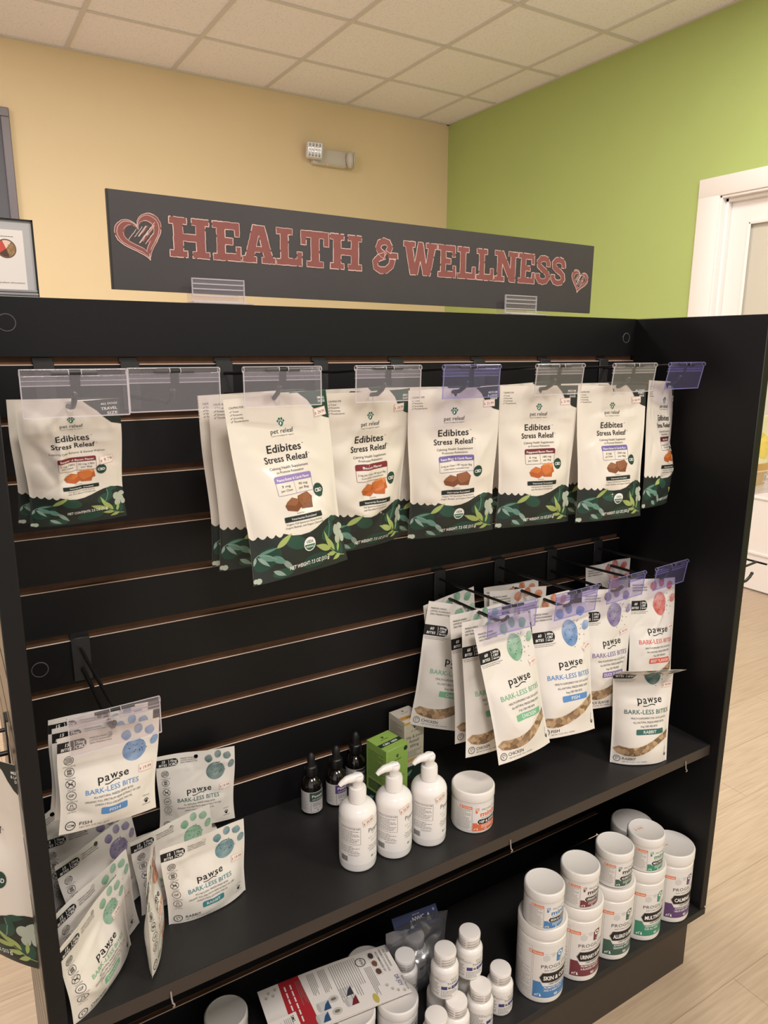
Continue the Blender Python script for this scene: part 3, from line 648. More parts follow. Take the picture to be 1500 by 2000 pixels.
m2 = MB(); m2.tube([(xd0-.001, ya+.06, 1.0), (xd0-.05, ya+.06, 1.0), (xd0-.055, ya+.17, 1.0)], .009, MATS['brushed_nickel']); m2.build('door_handle', door)

# ceiling troffers (the room's lamps, overhead and out of the frame)
for i, (x, y, s) in enumerate(LAMPS):
    kx = round((XR-.2845-x)/TS-.5); ky = round((YB-.5758-y)/TS-.5)
    cx, cy = XR-.2845-(kx+.5)*TS, YB-.5758-(ky+.5)*TS
    t = thing('ceiling_light', ('square ceiling light above the aisle left of the viewer', 'square ceiling light above the aisle right of the viewer', 'square ceiling light over the far left of the room', 'square ceiling light just behind the black display', 'square ceiling light near the white door')[i], 'ceiling light', (cx, cy, ZC), group='square ceiling lights')
    m = MB(); h = TS/2-.014
    for a, c in (((-h, -h, -.006), (h, -h+.02, 0)), ((-h, h-.02, -.006), (h, h, 0)), ((-h, -h+.02, -.006), (-h+.02, h-.02, 0)), ((h-.02, -h+.02, -.006), (h, h-.02, 0))): m.box(a, c, bar)
    m.build('frame', t, smooth=False)
    em = mat('light_diffuser_%d' % i, (255, 255, 255), .5, emit=((255, 249, 243), s))
    m = MB(); h -= .02; m.add([(-h, -h, -.003), (h, -h, -.003), (h, h, -.003), (-h, h, -.003)], [(3, 2, 1, 0)], em); m.build('diffuser', t, smooth=False)

# ================================================================== THE BLACK DISPLAY
W, D, ZD, ZT, SP = 1.1987, .2843, .115, .0834+GZ, .0762
dis = thing('slatwall_display', 'large black slatwall gondola display with side panels and a low deck', 'display stand')
m = MB()
NG = 15
zs = [GZ-k*SP for k in range(NG) if GZ-k*SP > ZD+.01]
gap = .0102
tops = [ZT]+[z-.0 for z in zs]               # slat k spans from its lower end up to tops[k]
for k, zt in enumerate(tops):
    zb = (zs[k]+gap) if k < len(zs) else ZD
    if k == 0: m.box((0, 0, zb), (W, .018, zt), LAM)
    else:
        m.box((0, 0, zb), (W, .0085, zt-.0011), LAM)
        # pale front arris of the groove lip
        m.add([(0, 0, zt-.0011), (W, 0, zt-.0011), (W, .0009, zt), (0, .0009, zt)], [(0, 1, 2, 3)], LIP)
        m.add([(0, .0009, zt), (W, .0009, zt), (W, .0085, zt), (0, .0085, zt)], [(0, 1, 2, 3)], MDF)
m.box((0, .0085, ZD), (W, .018, zs[0]+gap), MDF)
m.build('slat_panel', dis, smooth=False)
m = MB(); m.rbox((W, -D, ZD+.004), (W+.0195, .14, ZT), LAM, .0012, 1); m.build('side_panel', dis)
m = MB(); m.rbox((-.0195, -D, 0), (0, -D+.012, ZT), LAM, .0012, 1); m.box((-.0115, -D+.012, 0), (0, .14, ZT), LAM)
for k in range(17):
    z1 = GZ-k*SP; z0 = z1-SP+.007
    if z0 < .02: break
    m.box((-.0195, -D+.0125, z0), (-.0115, .14, z1), GLOSS)
m.box((-.0195, -D+.0125, GZ+.007), (-.0115, .14, ZT), GLOSS)
m.build('side_panel', dis)
m = MB(); m.box((0, .125, 0), (W, .14, ZT), LAM).box((0, .0185, ZT-.018), (W, .1245, ZT), LAM).box((0, .0185, 0), (W, .1245, .09), LAM); m.build('back_panel', dis, smooth=False)
m = MB(); m.rbox((0, -D, ZD-.016), (W+.0195, -.0005, ZD), SHELF, .001, 1); dk_ = m.build('base_deck', dis)
m = MB(); m.rbox((.03, -D+.002, 0), (1.164, -D+.02, ZD-.0165), mat('dark_brown_kick', (58, 49, 44), .45, spec=.35), .001, 1).box((1.145, -D+.02, 0), (1.164, -.01, ZD-.0165), LAM); m.build('kick_plate', dis)
for (x, z, r) in ((.0362, 1.2937, .0105), (1.1715, 1.2873, .0095), (.032, .827, .0105)):
    m = MB(); m.tube([(x+r*math.cos(a*PI/16), -.0004, z+r*math.sin(a*PI/16)) for a in range(33)], .0007, mat('cap_rim', (96, 92, 92), .25), 6)
    m.add([(x+r*math.cos(a*PI/12), -.0006, z+r*math.sin(a*PI/12)) for a in range(24)], [tuple(range(24))], LAM); m.build('screw_cap', dis)

ZS = .492
sh = thing('display_shelf', 'wide charcoal shelf across the middle of the black display', 'shelf')
m = MB(); m.box((.0015, -.2655, ZS-.0215), (W-.0015, -.0008, ZS), SHELF); m.box((.0015, -.2665, ZS-.0213), (W-.0015, -.2656, ZS-.0004), LAM_EDGE); m.build('board', sh, smooth=False)
for x in (.1184, .6726, 1.1205):
    m = MB(); m.tube([(x, -.2675, ZS-.012), (x, -.2688, ZS-.02), (x+.001, -.269, ZS-.028)]+[(x+.001+.002*math.sin(t), -.269-.0015*math.sin(t), ZS-.028-.006*t/3) for t in (1, 2, 3)], .0011, mat('clear_clip', (150, 140, 132), .2), 6); m.build('shelf_clip', sh)

# sign on two clear holders
sgn = thing('sign_board', 'long black HEALTH & WELLNESS chalk-style sign standing above the display', 'sign', (.1772, .04, 1.3425), (0, .0075, 0))
SW, SHT = .927, .1295
m = MB(); chalk = mat('chalkboard', (64, 59, 60), .55, noise=(7, .08)); m.box((0, 0, 0), (SW, .006, SHT), chalk)
m.box((-.0022, -.0004, 0), (.0003, .0064, SHT), mat('sign_edge', (30, 28, 28), .5))
A = Art(500, .25, .08); red = mat('brick_red_print', (138, 78, 72), .6, noise=(40, .05)); rr = random.Random(3)
chk = ink((222, 190, 180))
GL = {
 'H': [(0,0),(.44,0),(.44,.17),(.34,.17),(.34,.41),(.66,.41),(.66,.17),(.56,.17),(.56,0),(1,0),(1,.17),(.9,.17),(.9,.83),(1,.83),(1,1),(.56,1),(.56,.83),(.66,.83),(.66,.6),(.34,.6),(.34,.83),(.44,.83),(.44,1),(0,1),(0,.83),(.1,.83),(.1,.17),(0,.17)],
 'E': [(0,0),(1,0),(1,.38),(.82,.38),(.82,.2),(.44,.2),(.44,.42),(.72,.42),(.72,.6),(.44,.6),(.44,.81),(.78,.81),(.78,.64),(.96,.64),(.96,1),(0,1),(0,.83),(.14,.83),(.14,.17),(0,.17)],
 'L': [(0,0),(1,0),(1,.4),(.8,.4),(.8,.2),(.46,.2),(.46,.83),(.62,.83),(.62,1),(0,1),(0,.83),(.15,.83),(.15,.17),(0,.17)],
 'T': [(.2,0),(.8,0),(.8,.17),(.65,.17),(.65,.81),(.81,.81),(.81,.6),(1,.6),(1,1),(0,1),(0,.6),(.19,.6),(.19,.81),(.35,.81),(.35,.17),(.2,.17)],
 'A': [(0,0),(.42,0),(.42,.17),(.35,.17),(.39,.29),(.61,.29),(.65,.17),(.58,.17),(.58,0),(1,0),(1,.17),(.92,.17),(.68,1),(.32,1),(.08,.17),(0,.17)],
 'W': [(0,1),(.34,1),(.34,.83),(.27,.83),(.33,.38),(.43,1),(.57,1),(.67,.38),(.73,.83),(.66,.83),(.66,1),(1,1),(1,.83),(.94,.83),(.8,0),(.58,0),(.5,.42),(.42,0),(.2,0),(.06,.83),(0,.83)],
 'N': [(0,0),(.43,0),(.43,.17),(.33,.17),(.33,.58),(.66,0),(.9,0),(.9,.83),(1,.83),(1,1),(.58,1),(.58,.83),(.68,.83),(.68,.44),(.37,1),(0,1),(0,.83),(.11,.83),(.11,.17),(0,.17)]}
SS = [(.84,.62),(.84,.74),(.74,.86),(.55,.89),(.34,.87),(.2,.77),(.22,.63),(.4,.55),(.62,.47),(.8,.38),(.84,.24),(.7,.13),(.5,.1),(.28,.13),(.15,.25),(.15,.38)]
AM = [(.62,.62),(.7,.76),(.62,.89),(.46,.92),(.3,.86),(.24,.72),(.32,.6),(.5,.5)]
AM2 = [(.5,.5),(.28,.44),(.13,.3),(.16,.14),(.34,.06),(.55,.08),(.74,.22),(.8,.42)]
def jit(pts, closed, a):
    out = []; n = len(pts)
    for i in range(n if closed else n-1):
        p, q = pts[i], pts[(i+1) % n]; L = math.hypot(q[0]-p[0], q[1]-p[1]); k = max(1, int(L/3))
        for j in range(k): t = j/k; out.append((p[0]+(q[0]-p[0])*t+rr.uniform(-a, a), p[1]+(q[1]-p[1])*t+rr.uniform(-a, a)))
    out.append(out[0] if closed else pts[-1]); return out
def chalkline(pts, closed=True, w=1.25, a=.35):
    P = jit(pts, closed, a); i = 0
    while i < len(P)-1:
        n = rr.randint(2, 6); seg = P[i:i+n+1]
        if len(seg) > 1: A.line(chk, seg, w*rr.uniform(.6, 1.2), 3)
        i += n if rr.random() > .25 else n+1
def stroke_outline(P, w):
    L = []; R_ = []
    for i in range(len(P)):
        a = P[max(i-1, 0)]; b2 = P[min(i+1, len(P)-1)]; dx, dy = b2[0]-a[0], b2[1]-a[1]; l = math.hypot(dx, dy)
        L.append((P[i][0]-dy/l*w/2, P[i][1]+dx/l*w/2)); R_.append((P[i][0]+dy/l*w/2, P[i][1]-dx/l*w/2))
    return L+R_[::-1]
cells = [('H', .257, .315), ('E', .320, .363), ('A', .365, .418), ('L', .420, .463), ('T', .461, .510), ('H', .512, .570), ('&', .589, .640), ('W', .651, .721), ('E', .723, .762), ('L', .765, .806), ('L', .808, .848), ('N', .850, .906), ('E', .908, .949), ('S', .951, .989), ('S', .990, 1.030)]
for ch, a, b2 in cells:
    x0 = (a-.1772)*1000; w = (b2-a)*1000; y0, h = 48.5, 54
    tr = lambda P: [(x0+u*w, y0+v*h) for u, v in P]
    if ch in GL:
        A.poly(red, tr(GL[ch]), 1); chalkline(tr(GL[ch]))
        if ch == 'A': hole = tr([(.42, .44), (.58, .44), (.5, .74)]); A.poly(chalk, hole, 2); chalkline(hole)
    elif ch == 'S':
        o = stroke_outline(tr(SS), 11); A.line(red, tr(SS), 11, 1); chalkline(o)
    else:
        for P in (AM, AM2): A.line(red, tr(P), 11, 1); chalkline(stroke_outline(tr(P), 11), True)
        A.rect(red, x0+.62*w, y0+.42*h, x0+w, y0+.58*h, 1); chalkline(tr([(.66, .42), (1, .42), (1, .6), (.66, .6)]), False)
        A.line(red, tr([(.36, .56), (.62, .62)]), 8, 1)
def heart(cx, cy, s, rot, dense):
    P = []
    for i in range(40):
        t = 2*PI*i/40; x = 16*math.sin(t)**3; y = 13*math.cos(t)-5*math.cos(2*t)-2*math.cos(3*t)-math.cos(4*t)
        x, y = x/17*s, y/17*s; P.append((cx+x*math.cos(rot)-y*math.sin(rot), cy+x*math.sin(rot)+y*math.cos(rot)))
    A.poly(red, P, 1); A.poly(chalk, [(cx+(x-cx)*.62, cy+(y-cy)*.62) for x, y in P], 2)
    chalkline(P, True, 1.0); chalkline([(cx+(x-cx)*.9, cy+(y-cy)*.9) for x, y in P], True, .7); chalkline([(cx+(x-cx)*.66, cy+(y-cy)*.66) for x, y in P], True, .7)
    for i in range(dense):
        t = rr.uniform(-.7, .7)*s; u = rr.uniform(-.5, .35)*s
        if i % 2: A.line(red, [(cx+t*.6, cy+u*.7), (cx+t*.6+s*.28, cy+u*.7+s*.34)], s*.07, 3)
        A.line(chk, jit([(cx+t*.6-s*.1, cy+u*.6-s*.1), (cx+t*.6+s*.22, cy+u*.6+s*.32)], False, .4), .8, 4)
heart(.040*1000, 74, 35, .35, 12); heart(.8915*1000, 62, 25, -.2, 14)
m.art(A.bake(), lambda x, y, o: np.stack([x*1e-3, -o+0*x, y*1e-3], -1))
m.build('board', sgn, smooth=False)
for i, (x, w) in enumerate(((.321, .078), (.905, .076))):
    t = thing('sign_holder', ('clear plastic sign holder under the word HEALTH', 'clear plastic sign holder under the word WELLNESS')[i], 'sign holder', (x, .03, ZT), group='clear holders gripping the sign')
    m = MB(); m.rbox((-w/2, -.006, .003), (w/2, -.004, .036), CLR, .0006, 1); m.rbox((-w/2, .019, .003), (w/2, .021, .03), CLR, .0006, 1)
    for z in (.0045, .012, .0215, .0285, .0355): m.rbox((-w/2-.0002, -.0075, z-.0009), (w/2+.0002, -.004, z+.0009), EDGE_C, .0004, 1)
    for s in (-1, 1): m.box((s*w/2-.0008, -.0066, .003), (s*w/2+.0008, -.0038, .0365), EDGE_C)
    m.build('grip', t)
    m = MB(); m.rbox((-w/2-.006, -.029, .0003), (w/2+.006, .03, .003), EDGE_C, .0006, 1); m.build('foot', t)

# emergency light on the gold wall
em_ = thing('emergency_light', 'white twin-head emergency light high on the gold wall', 'emergency light', (2.485, YB, 2.565))
gw = mat('grey_white_plastic', (206, 200, 192), .4)
m = MB(); m.rbox((-.135, -.055, -.055), (.125, 0, .05), gw, .012, 3); m.build('housing', em_)
m = MB(); m.rbox((-.105, -.06, -.05), (.125, -.0545, -.045), gw, .001, 1); m.build('ledge', em_)
m = MB(); m.sphere((-.025, -.056, -.048), .004, mat('red_indicator', (255, 60, 40), .3, emit=((255, 60, 40), 3))); m.build('indicator', em_)
h = MB(); h.rbox((-.06, -.03, -.055), (.06, .02, .055), gw, .014, 3)
hd = h.build('lamp_head', em_, (-.135, -.075, .02), (.1, .08, -.42))
lens = MB(); lens.rbox((-.05, -.034, -.045), (.05, -.029, .045), mat('lens_white', (240, 240, 240), .15, spec=.8), .006, 2)
for i in range(4):
    for j in range(4):
        bright = j in (1, 2)  # middle rows bright, outer rows dim: caught light painted into the cell colour
        lens.lathe([(.0, 0), (.0085, .001), (.0075, .004), (.001, .006)], mat('reflector_cell_lit', (235, 235, 235), .12, 1) if bright else mat('reflector_cell_dim', (140, 136, 132), .25, 1), 10)
        n0 = lens.n-40
        for q in range(n0, lens.n):
            x, y, z = lens.v[q]; lens.v[q] = (x-.034+i*.0225, -.034-z*.8, y-.032+j*.021)
lens.build('lens', hd)
h = MB(); h.sphere((0, 0, 0), .056, gw, 1, .55, 1, 20, 12); h.build('lamp_head', em_, (.15, -.06, .0), (0, .3, 1.15))
h = MB(); h.lathe([(.048, 0), (.054, .004), (.05, .01), (.0, .012)], gw, 28)
l2 = h.build('lens', em_, (.176, -.066, .002), (PI/2, 0, 1.05))

# dark framed board on the gold wall
bd = thing('menu_board', 'tall dark framed board hanging on the gold wall at far left', 'board', (.06, YB, 1.9))
fr_m, pn = mat('dark_grey_frame', (112, 104, 110), .4), mat('slate_panel', (84, 84, 92), .5, noise=(5, .04))
m = MB(); m.box((-.40, -.02, -.02), (.385, 0, .64), pn); m.build('panel', bd, smooth=False)
m = MB()
for a, c in (((-.45, -.035, .62), (.415, 0, .669)), ((.368, -.035, -.06), (.4145, 0, .622)), ((-.45, -.035, -.06), (-.40, 0, .62)), ((-.40, -.035, -.06), (.368, 0, -.02))): m.rbox(a, c, fr_m, .004, 1)
m.build('frame', bd)
# literature stand on the display's top
ls = thing('poster_stand', 'grey black-edged counter stand with a white poster at far left', 'poster stand', (-.03, .08, ZT))
grey_p = mat('grey_board', (186, 184, 184), .5)
m = MB(); m.box((-.14, 0, .004), (.1147, .006, .103), grey_p); m.build('back_board', ls, smooth=False)
m = MB()
for a, c in (((-.142, -.003, .1015), (.1165, .008, .1035)), ((.1145, -.003, .0), (.1168, .008, .1035)), ((-.142, -.003, 0), (-.14, .008, .1035))): m.box(a, c, BLACK)
m.build('rim', ls, smooth=False)
m = MB()
for z, y in ((.001, .02), (.0055, .014), (.010, .007)): m.rbox((-.14, -y, z), (.1145, -.001, z+.0035), mat('grey_channel', (150, 148, 150), .35), .001, 1)
m.build('base_channel', ls)
A = Art(500, .2, .08); A.rect(PAPER, 0, 0, 140, 76, 0)
cx, cy = 118.5, 52
A.ell(ink((110, 86, 70)), cx, cy, 12.2, 12.2, 1, 30); A.ell(ink((150, 118, 84)), cx, cy, 11, 11, 2, 30)
A.poly(ink((206, 84, 70)), arc(cx, cy, 10.5, 10.5, PI*.62, PI*1.2, 10)+[(cx, cy)], 3); A.poly(ink((236, 206, 190)), arc(cx, cy, 10.5, 10.5, PI*.3, PI*.62, 8)+[(cx, cy)], 3); A.poly(ink((90, 66, 52)), arc(cx, cy, 10.5, 10.5, PI*1.2, PI*1.6, 8)+[(cx, cy)], 3)
for i in range(14): A.ell(ink((172, 138, 96)), cx+2+rr.uniform(0, 7), cy+rr.uniform(-7, 6), 1.2, 1.2, 4, 8)
A.lines(GREY, cx-10, 66, cx+10, 68.5, 1, .9, 3); A.text(DGREY, 'and ingredient information', 137, 8, 2.2, al='R', w=40)
m = MB(); m.art(A.bake(), lambda x, y, o: np.stack([x*1e-3-.0365, -.0005-o+0*x, y*1e-3+.0135], -1)); m.box((-.0365, -.0005, .0135), (.1035, .0, .0895), PAPER); m.build('poster', ls, smooth=False)

# ================================================================== HOOKS AND LABEL HOLDERS
def hook_mesh(L=.205, tip=True):
    a = MB(); a.rbox((-.0125, -.0035, -.062), (.0125, -.0015, .003), PLATE, .0008, 1); a.rbox((-.0125, -.0018, .0005), (.0125, .0075, .003), PLATE, .0006, 1); a.rbox((-.0125, .0062, .0005), (.0125, .0078, .0085), PLATE, .0005, 1)
    b = MB(); b.tube([(0, -.0035, -.014), (0, -.05, -.013), (0, -L, -.0035)], .0024, METAL); b.tube([(-.022, -L, -.0035), (.022, -L, -.0035)], .0022, METAL)
    c = MB(); c.tube([(0, -.0035, -.044), (0, -L+.045, -.041), (0, -L+.03, -.0395), (0, -L+.018, -.033), (0, -L+.012, -.0265)], .0030, METAL); c.sphere((0, -L+.012, -.0265), .0034, METAL)
    return a, b, c
def hook(x, z, label, L=.205, loc=None, rot=(0, 0, 0), group='black wire hooks on the slatwall'):
    t = thing('wire_hook', label, 'hook', loc or (x, 0, z), rot, group)
    a, b, c = hook_mesh(L); a.build('backplate', t); b.build('label_wire', t); c.build('peg_wire', t)
    return t
def holder(loc, label, rot, violet=False, w=.102, h=.044):
    t = thing('label_holder', label, 'label holder', loc, rot, 'clear flip-up label holders')
    cm, ce = (CLR_P, EDGE_P) if violet else (CLR, EDGE_C)
    m = MB()
    m.rbox((-w/2, -.0012, -h), (w/2, -.0004, -.002), cm, .0003, 1)
    for s in (-1, 1):
        m.box((s*w/2-.0006*(1+s*0), -.0016, -h), (s*w/2+.0006, -.0002, -.001), ce)
    m.box((-w/2, -.0018, -h-.0005), (w/2, -.0001, -h+.0007), ce)
    m.build('front_flap', t)
    m = MB()
    for a, c in ((-w/2, -.005), (.005, w/2)):
        m.rbox((a, .0014, -.0125), (c, .0022, -.002), cm, .0003, 1); m.box((a, .0008, -.0131), (c, .0026, -.0122), ce); m.box((a, .0008, -.0082), (c, .0026, -.0076), ce)
    m.build('back_flap', t)
    m = MB()
    for a, c in ((-w/2, -.006), (.006, w/2)):
        P = [(0, .0035*math.cos(q), .0035*math.sin(q)) for q in np.linspace(-.6*PI, 1.15*PI, 14)]
        V = []; Fc = []
        for (_, yy, zz) in P: V += [(a, yy, zz), (c, yy, zz)]
        Fc = [(2*i, 2*i+1, 2*i+3, 2*i+2) for i in range(13)]; m.add(V, Fc, cm)
        for xe in (a, c): m.tube([(xe, yy, zz) for (_, yy, zz) in P], .0005, ce, 6)
    m.box((-w/2, -.0004, .0032), (w/2, .0006, .0040), ce)
    m.build('clip_roll', t)
    return t
HX = [.074, .1818, .3154, .4725, .6146, .7893, .9497, 1.1085]
ORD = ['first', 'second', 'third', 'fourth', 'fifth', 'sixth', 'seventh', 'eighth']
PY = [-.241, -.219, -.213, -.205, -.204, -.204, -.214, -.196]
TILT = [.0, .0, .0, .03, .06, .10, .12, .20]
for i, x in enumerate(HX):
    hook(x, GZ, '%s black wire hook from the left in the upper row' % ORD[i], L=-PY[i])
    v = i in (4, 7); nm = ('over the small travel-size pouch', 'on the empty upper hook', 'over the front tilted pouch with lilac banner', 'over the upper pouch with maroon banner and red-brown chews', 'in the middle of the upper row',
                         'sixth from left in the upper row', 'over the family-pack pouch', 'at the far right of the upper row')[i]
    holder((x, PY[i], GZ-.0035), ('violet-tinted' if v else 'clear')+' label holder '+nm, (TILT[i], 0, (0, 0, -.0, .0, 0, .02, 0, .05)[i]), v)
Z5 = GZ-5*SP
H2 = [.712, .8557, .9959, 1.1305]; P2 = [-.205, -.207, -.196, -.189]
for i, x in enumerate(H2):
    hook(x, Z5, '%s black wire hook from the left in the lower right row' % ORD[i], L=-P2[i])
    holder((x, P2[i], Z5-.0035), ('violet label holder over the front green-spotted pouch', 'violet label holder over the front blue-spotted pouch', 'violet label holder over the purple-spotted hanging pouch', 'violet label holder at right over the red-spotted pouch')[i], (.05+.03*i, 0, (.0, .04, .06, .08)[i]), True)
hook(.0867, Z5, 'lone black wire hook at lower left holding blue-spotted pouches', L=.232)
holder((.0867, -.2325, Z5-.004), 'clear label holder over the blue-spotted pouches at lower left', (.05, .0, .03))

# ================================================================== POUCHES ON THE UPPER ROW
PZ = GZ-.0445
G1 = 'cream calming chew pouches on the upper hooks'
chew(TRAV, 'small travel-size cream pouch hanging behind another at upper left', (HX[0]-.004, -.138, PZ), (.02, .015, 0), 3, W=107, H=142, T=9, group=G1)
chew(TRAV, 'small travel-size cream pouch with 9.99 price, front at upper left', (HX[0]+.001, -.180, PZ), (.13, -.03, .03), 4, '9.99', G1, (114, 112, .08), W=107, H=142, T=11, curl=(6, 0), wr=1.5)
chew(PB3, 'cream pouch rearmost on third upper hook, only left edge showing', (HX[2]-.002, -.118, PZ), (.02, -.035, 0), 11, group=G1, T=13)
chew(PB3, 'cream pouch in the middle on third upper hook, behind the tilted one', (HX[2]+.002, -.148, PZ), (.03, -.02, .02), 12, group=G1, T=13)
chew(PB3, 'tilted cream pouch with lilac banner, front on third upper hook', (HX[2]+.005, -.182, PZ), (-.136, -.045, .17), 13, '24.99', G1, (128, 198, .12), sway=-4, T=18)
chew(BAC3, 'cream pouch behind the maroon-banner bacon pouch on fourth upper hook', (HX[3]-.002, -.098, PZ), (.05, -.02, .08), 21, group=G1, T=9)
chew(BAC3, 'cream pouch with maroon banner and orange chews, fourth upper hook', (HX[3], -.158, PZ-.001), (.10, -.02, .12), 22, '24.99', G1, (120, 200, .04), curl=(5, 8))
chew(PB6, 'cream pouch behind the violet-banner pouch on fifth upper hook', (HX[4]-.012, -.110, PZ), (.05, .0, -.12), 31, group=G1, T=13)
chew(PB6, 'cream pouch with violet banner and brown chews, fifth upper hook', (HX[4]+.003, -.160, PZ), (.075, -.03, -.21), 32, '31.99', G1)
chew(BAC6, 'cream pouch behind the peppered-bacon pouch on sixth upper hook', (HX[5]+.010, -.095, PZ), (.0, -.04, -.06), 41, group=G1, T=9)
chew(BAC6, 'cream pouch with dark maroon banner for medium dogs, sixth upper hook', (HX[5], -.160, PZ), (.0, .01, -.13), 42, '31.99', G1, (118, 200, .03))
chew(PBF, 'cream family-pack pouch behind the front one on seventh upper hook', (HX[6]-.012, -.136, PZ), (.0, .0, -.04), 51, group=G1, T=10)
chew(PBF, 'cream family-pack pouch with violet banner, front on seventh upper hook', (HX[6]-.010, -.178, PZ-.002), (-.07, .012, -.10), 52, '60.99', G1, (120, 201, .03), T=18)
chew(BACF, 'cream family-pack pouch turned against the right side panel', (HX[7]+.002, -.150, PZ), (-.05, .06, .29), 61, '60.99', G1, (132, 196, .03), T=16, curl=(0, 10), wr=1.6)

# ================================================================== POUCHES ON THE LOWER RIGHT ROW
PZ2 = Z5-.0445; G2 = 'white freeze-dried bites pouches on the lower right hooks'
def big(col, name, label, hole, rot, seed, **kw): return bites(col, name, label, True, rot, seed, hole=hole, group=G2, **kw)
big(GREEN, 'CHICKEN', 'green-spotted pouch rearmost on first lower hook, top corner rising', (H2[0]-.002, -.035, PZ2), (.0, -.13, .05), 71, T=10)
big(GREEN, 'CHICKEN', 'green-spotted pouch turned left, partly behind the white-topped box', (H2[0]-.006, -.075, PZ2-.006), (-.12, .16, -.50), 72)
big(GREEN, 'CHICKEN', 'green-spotted pouch third from the front on first lower hook', (H2[0]-.004, -.118, PZ2), (-.11, .02, .05), 73, T=12)
big(GREEN, 'CHICKEN', 'green-spotted pouch directly behind the front chicken pouch', (H2[0]-.004, -.150, PZ2-.005), (-.17, .07, .03), 74, T=12)
big(GREEN, 'CHICKEN', 'tilted green-spotted chicken pouch hanging in front on first lower hook', (H2[0]+.001, -.180, PZ2), (-.26, -.05, .02), 75, price='49.99', st=(100, 139, .1), T=17)
big(ORANGE, 'BEEF FLAVOR', 'orange-spotted pouch rearmost on second lower hook', (H2[1]-.004, -.045, PZ2+.002), (.0, -.05, -.2), 81, T=9)
big(ORANGE, 'BEEF FLAVOR', 'orange-spotted pouch with white folded corner on second lower hook', (H2[1]-.006, -.066, PZ2-.002), (.0, .0, -.25), 82, T=9)
big(ORANGE, 'BEEF FLAVOR', 'orange-spotted pouch just behind the blue-spotted one', (H2[1]+.004, -.128, PZ2), (-.05, -.04, -.05), 83, T=10)
big(BLUE, 'FISH', 'blue-spotted fish pouch hanging in front on second lower hook', (H2[1]-.010, -.178, PZ2), (-.22, .01, -.17), 84, price='49.99', st=(102, 140, .5))
big(VIOLET, 'DUCK FLAVOR', 'purple-spotted duck pouch hanging on third lower hook', (H2[2]-.006, -.158, PZ2), (-.11, .07, -.14), 85, price='49.99', st=(94, 136, .3))
big(RED, 'BEEF FLAVOR', 'red-orange spotted pouch rearmost on fourth lower hook', (H2[3]-.008, -.040, PZ2+.002), (.0, -.05, -.10), 86, T=9)
big(RED, 'BEEF FLAVOR', 'red-spotted beef pouch hanging near the right side panel', (H2[3]-.014, -.160, PZ2), (-.15, .09, -.12), 87, price='49.99', st=(96, 124, .1))
bites(TEAL, 'RABBIT', 'teal-spotted rabbit pouch with bent top standing on the shelf', True, (-.08, .01, -.46), 88, loc=(1.024, -.232, ZS+.001), price='49.99', st=(96, 148, .05), group=None, T=20, b0=.75, fold=(174, 1.08), net='NET WT. 3.9 OZ - 110 G - 60 BITES')

# ================================================================== SMALL POUCHES AT LOWER LEFT
G3 = 'small white pouches at lower left'
def small(col, name, label, rot, seed, **kw): return bites(col, name, label, False, rot, seed, group=G3, net='NET WT. 0.75 OZ - 22 G', **kw)
PZ3 = Z5-.045
small(BLUE, 'FISH', 'small blue-spotted pouch rearmost of three on the lone hook', (.05, .07, .04), 91, hole=(.0805, -.158, PZ3), T=6)
small(BLUE, 'FISH', 'small blue-spotted pouch in the middle of three on the lone hook', (.04, .07, .05), 92, hole=(.0815, -.182, PZ3), T=6)
small(BLUE, 'FISH', 'small blue-spotted fish pouch in front on the lone hook', (.0, .085, .09), 93, hole=(.083, -.208, PZ3), price='19.99', T=10)
small(TEAL, 'RABBIT', 'small teal-spotted pouch leaning at the back under the slats', (-.06, .03, -.22), 94, loc=(.2267, -.040, ZS+.043), price='19.99')
small(AQUA, 'RABBIT', 'small aqua-spotted rabbit pouch standing in front on the shelf', (.05, -.03, .04), 95, loc=(.199, -.170, ZS+.002), price='19.99', T=15, b0=.8, st=(96, 62, -.05))
small(GREEN, 'CHICKEN', 'small pouch lying flat under the teal-spotted one at the back', (-1.45, 0, .1), 103, loc=(.206, -.122, ZS+.017), T=12)
small(GREEN, 'CHICKEN', 'small green-spotted pouch behind the front aqua rabbit pouch', (.0, -.06, .14), 96, loc=(.172, -.128, ZS+.003), st=None)
small(VIOLET, 'DUCK', 'small purple-spotted pouch leaning highest by the left panel', (-.05, -.42, .1), 97, loc=(.072, -.030, ZS+.024), price='19.99', T=9)
small(VIOLET, 'DUCK', 'small purple-spotted pouch with an e sticker by the left panel', (-.08, -.02, .02), 98, loc=(.065, -.078, ZS+.002), T=10)
small(VIOLET, 'DUCK', 'small purple-spotted pouch angled behind the green one by left panel', (-.12, -.08, .42), 99, loc=(.082, -.118, ZS+.003), T=10)
small(GREEN, 'CHICKEN', 'small green-spotted pouch second from front by the left panel', (-.02, -.10, .58), 100, loc=(.060, -.188, ZS+.003), T=10, price='19.99')
small(GREEN, 'CHICKEN', 'small green-spotted chicken pouch angled at the shelf front left', (.02, -.10, .75), 101, loc=(.048, -.228, ZS+.003), T=15, b0=.6, price='19.99', st=(88, 72, .1))
small(ORANGE, 'BEEF', 'small orange-spotted pouch standing edge-on at the shelf left', (.0, .05, 1.25), 102, loc=(.118, -.200, ZS+.002), T=12, b0=.7)

# ================================================================== BOTTLES, JARS AND BOXES
def cyl(R, ang0=0.0, cx=0, cy=0, z0=0):
    """artwork on a cylinder: x = arc length in mm from the facing direction (angle measured from -y towards +x)"""
    def fn(x, y, off):
        a = ang0+np.asarray(x)*1e-3/R; r = R+off
        return np.stack([cx+r*np.sin(a), cy-r*np.cos(a), z0+np.asarray(y)*1e-3], -1)
    return fn
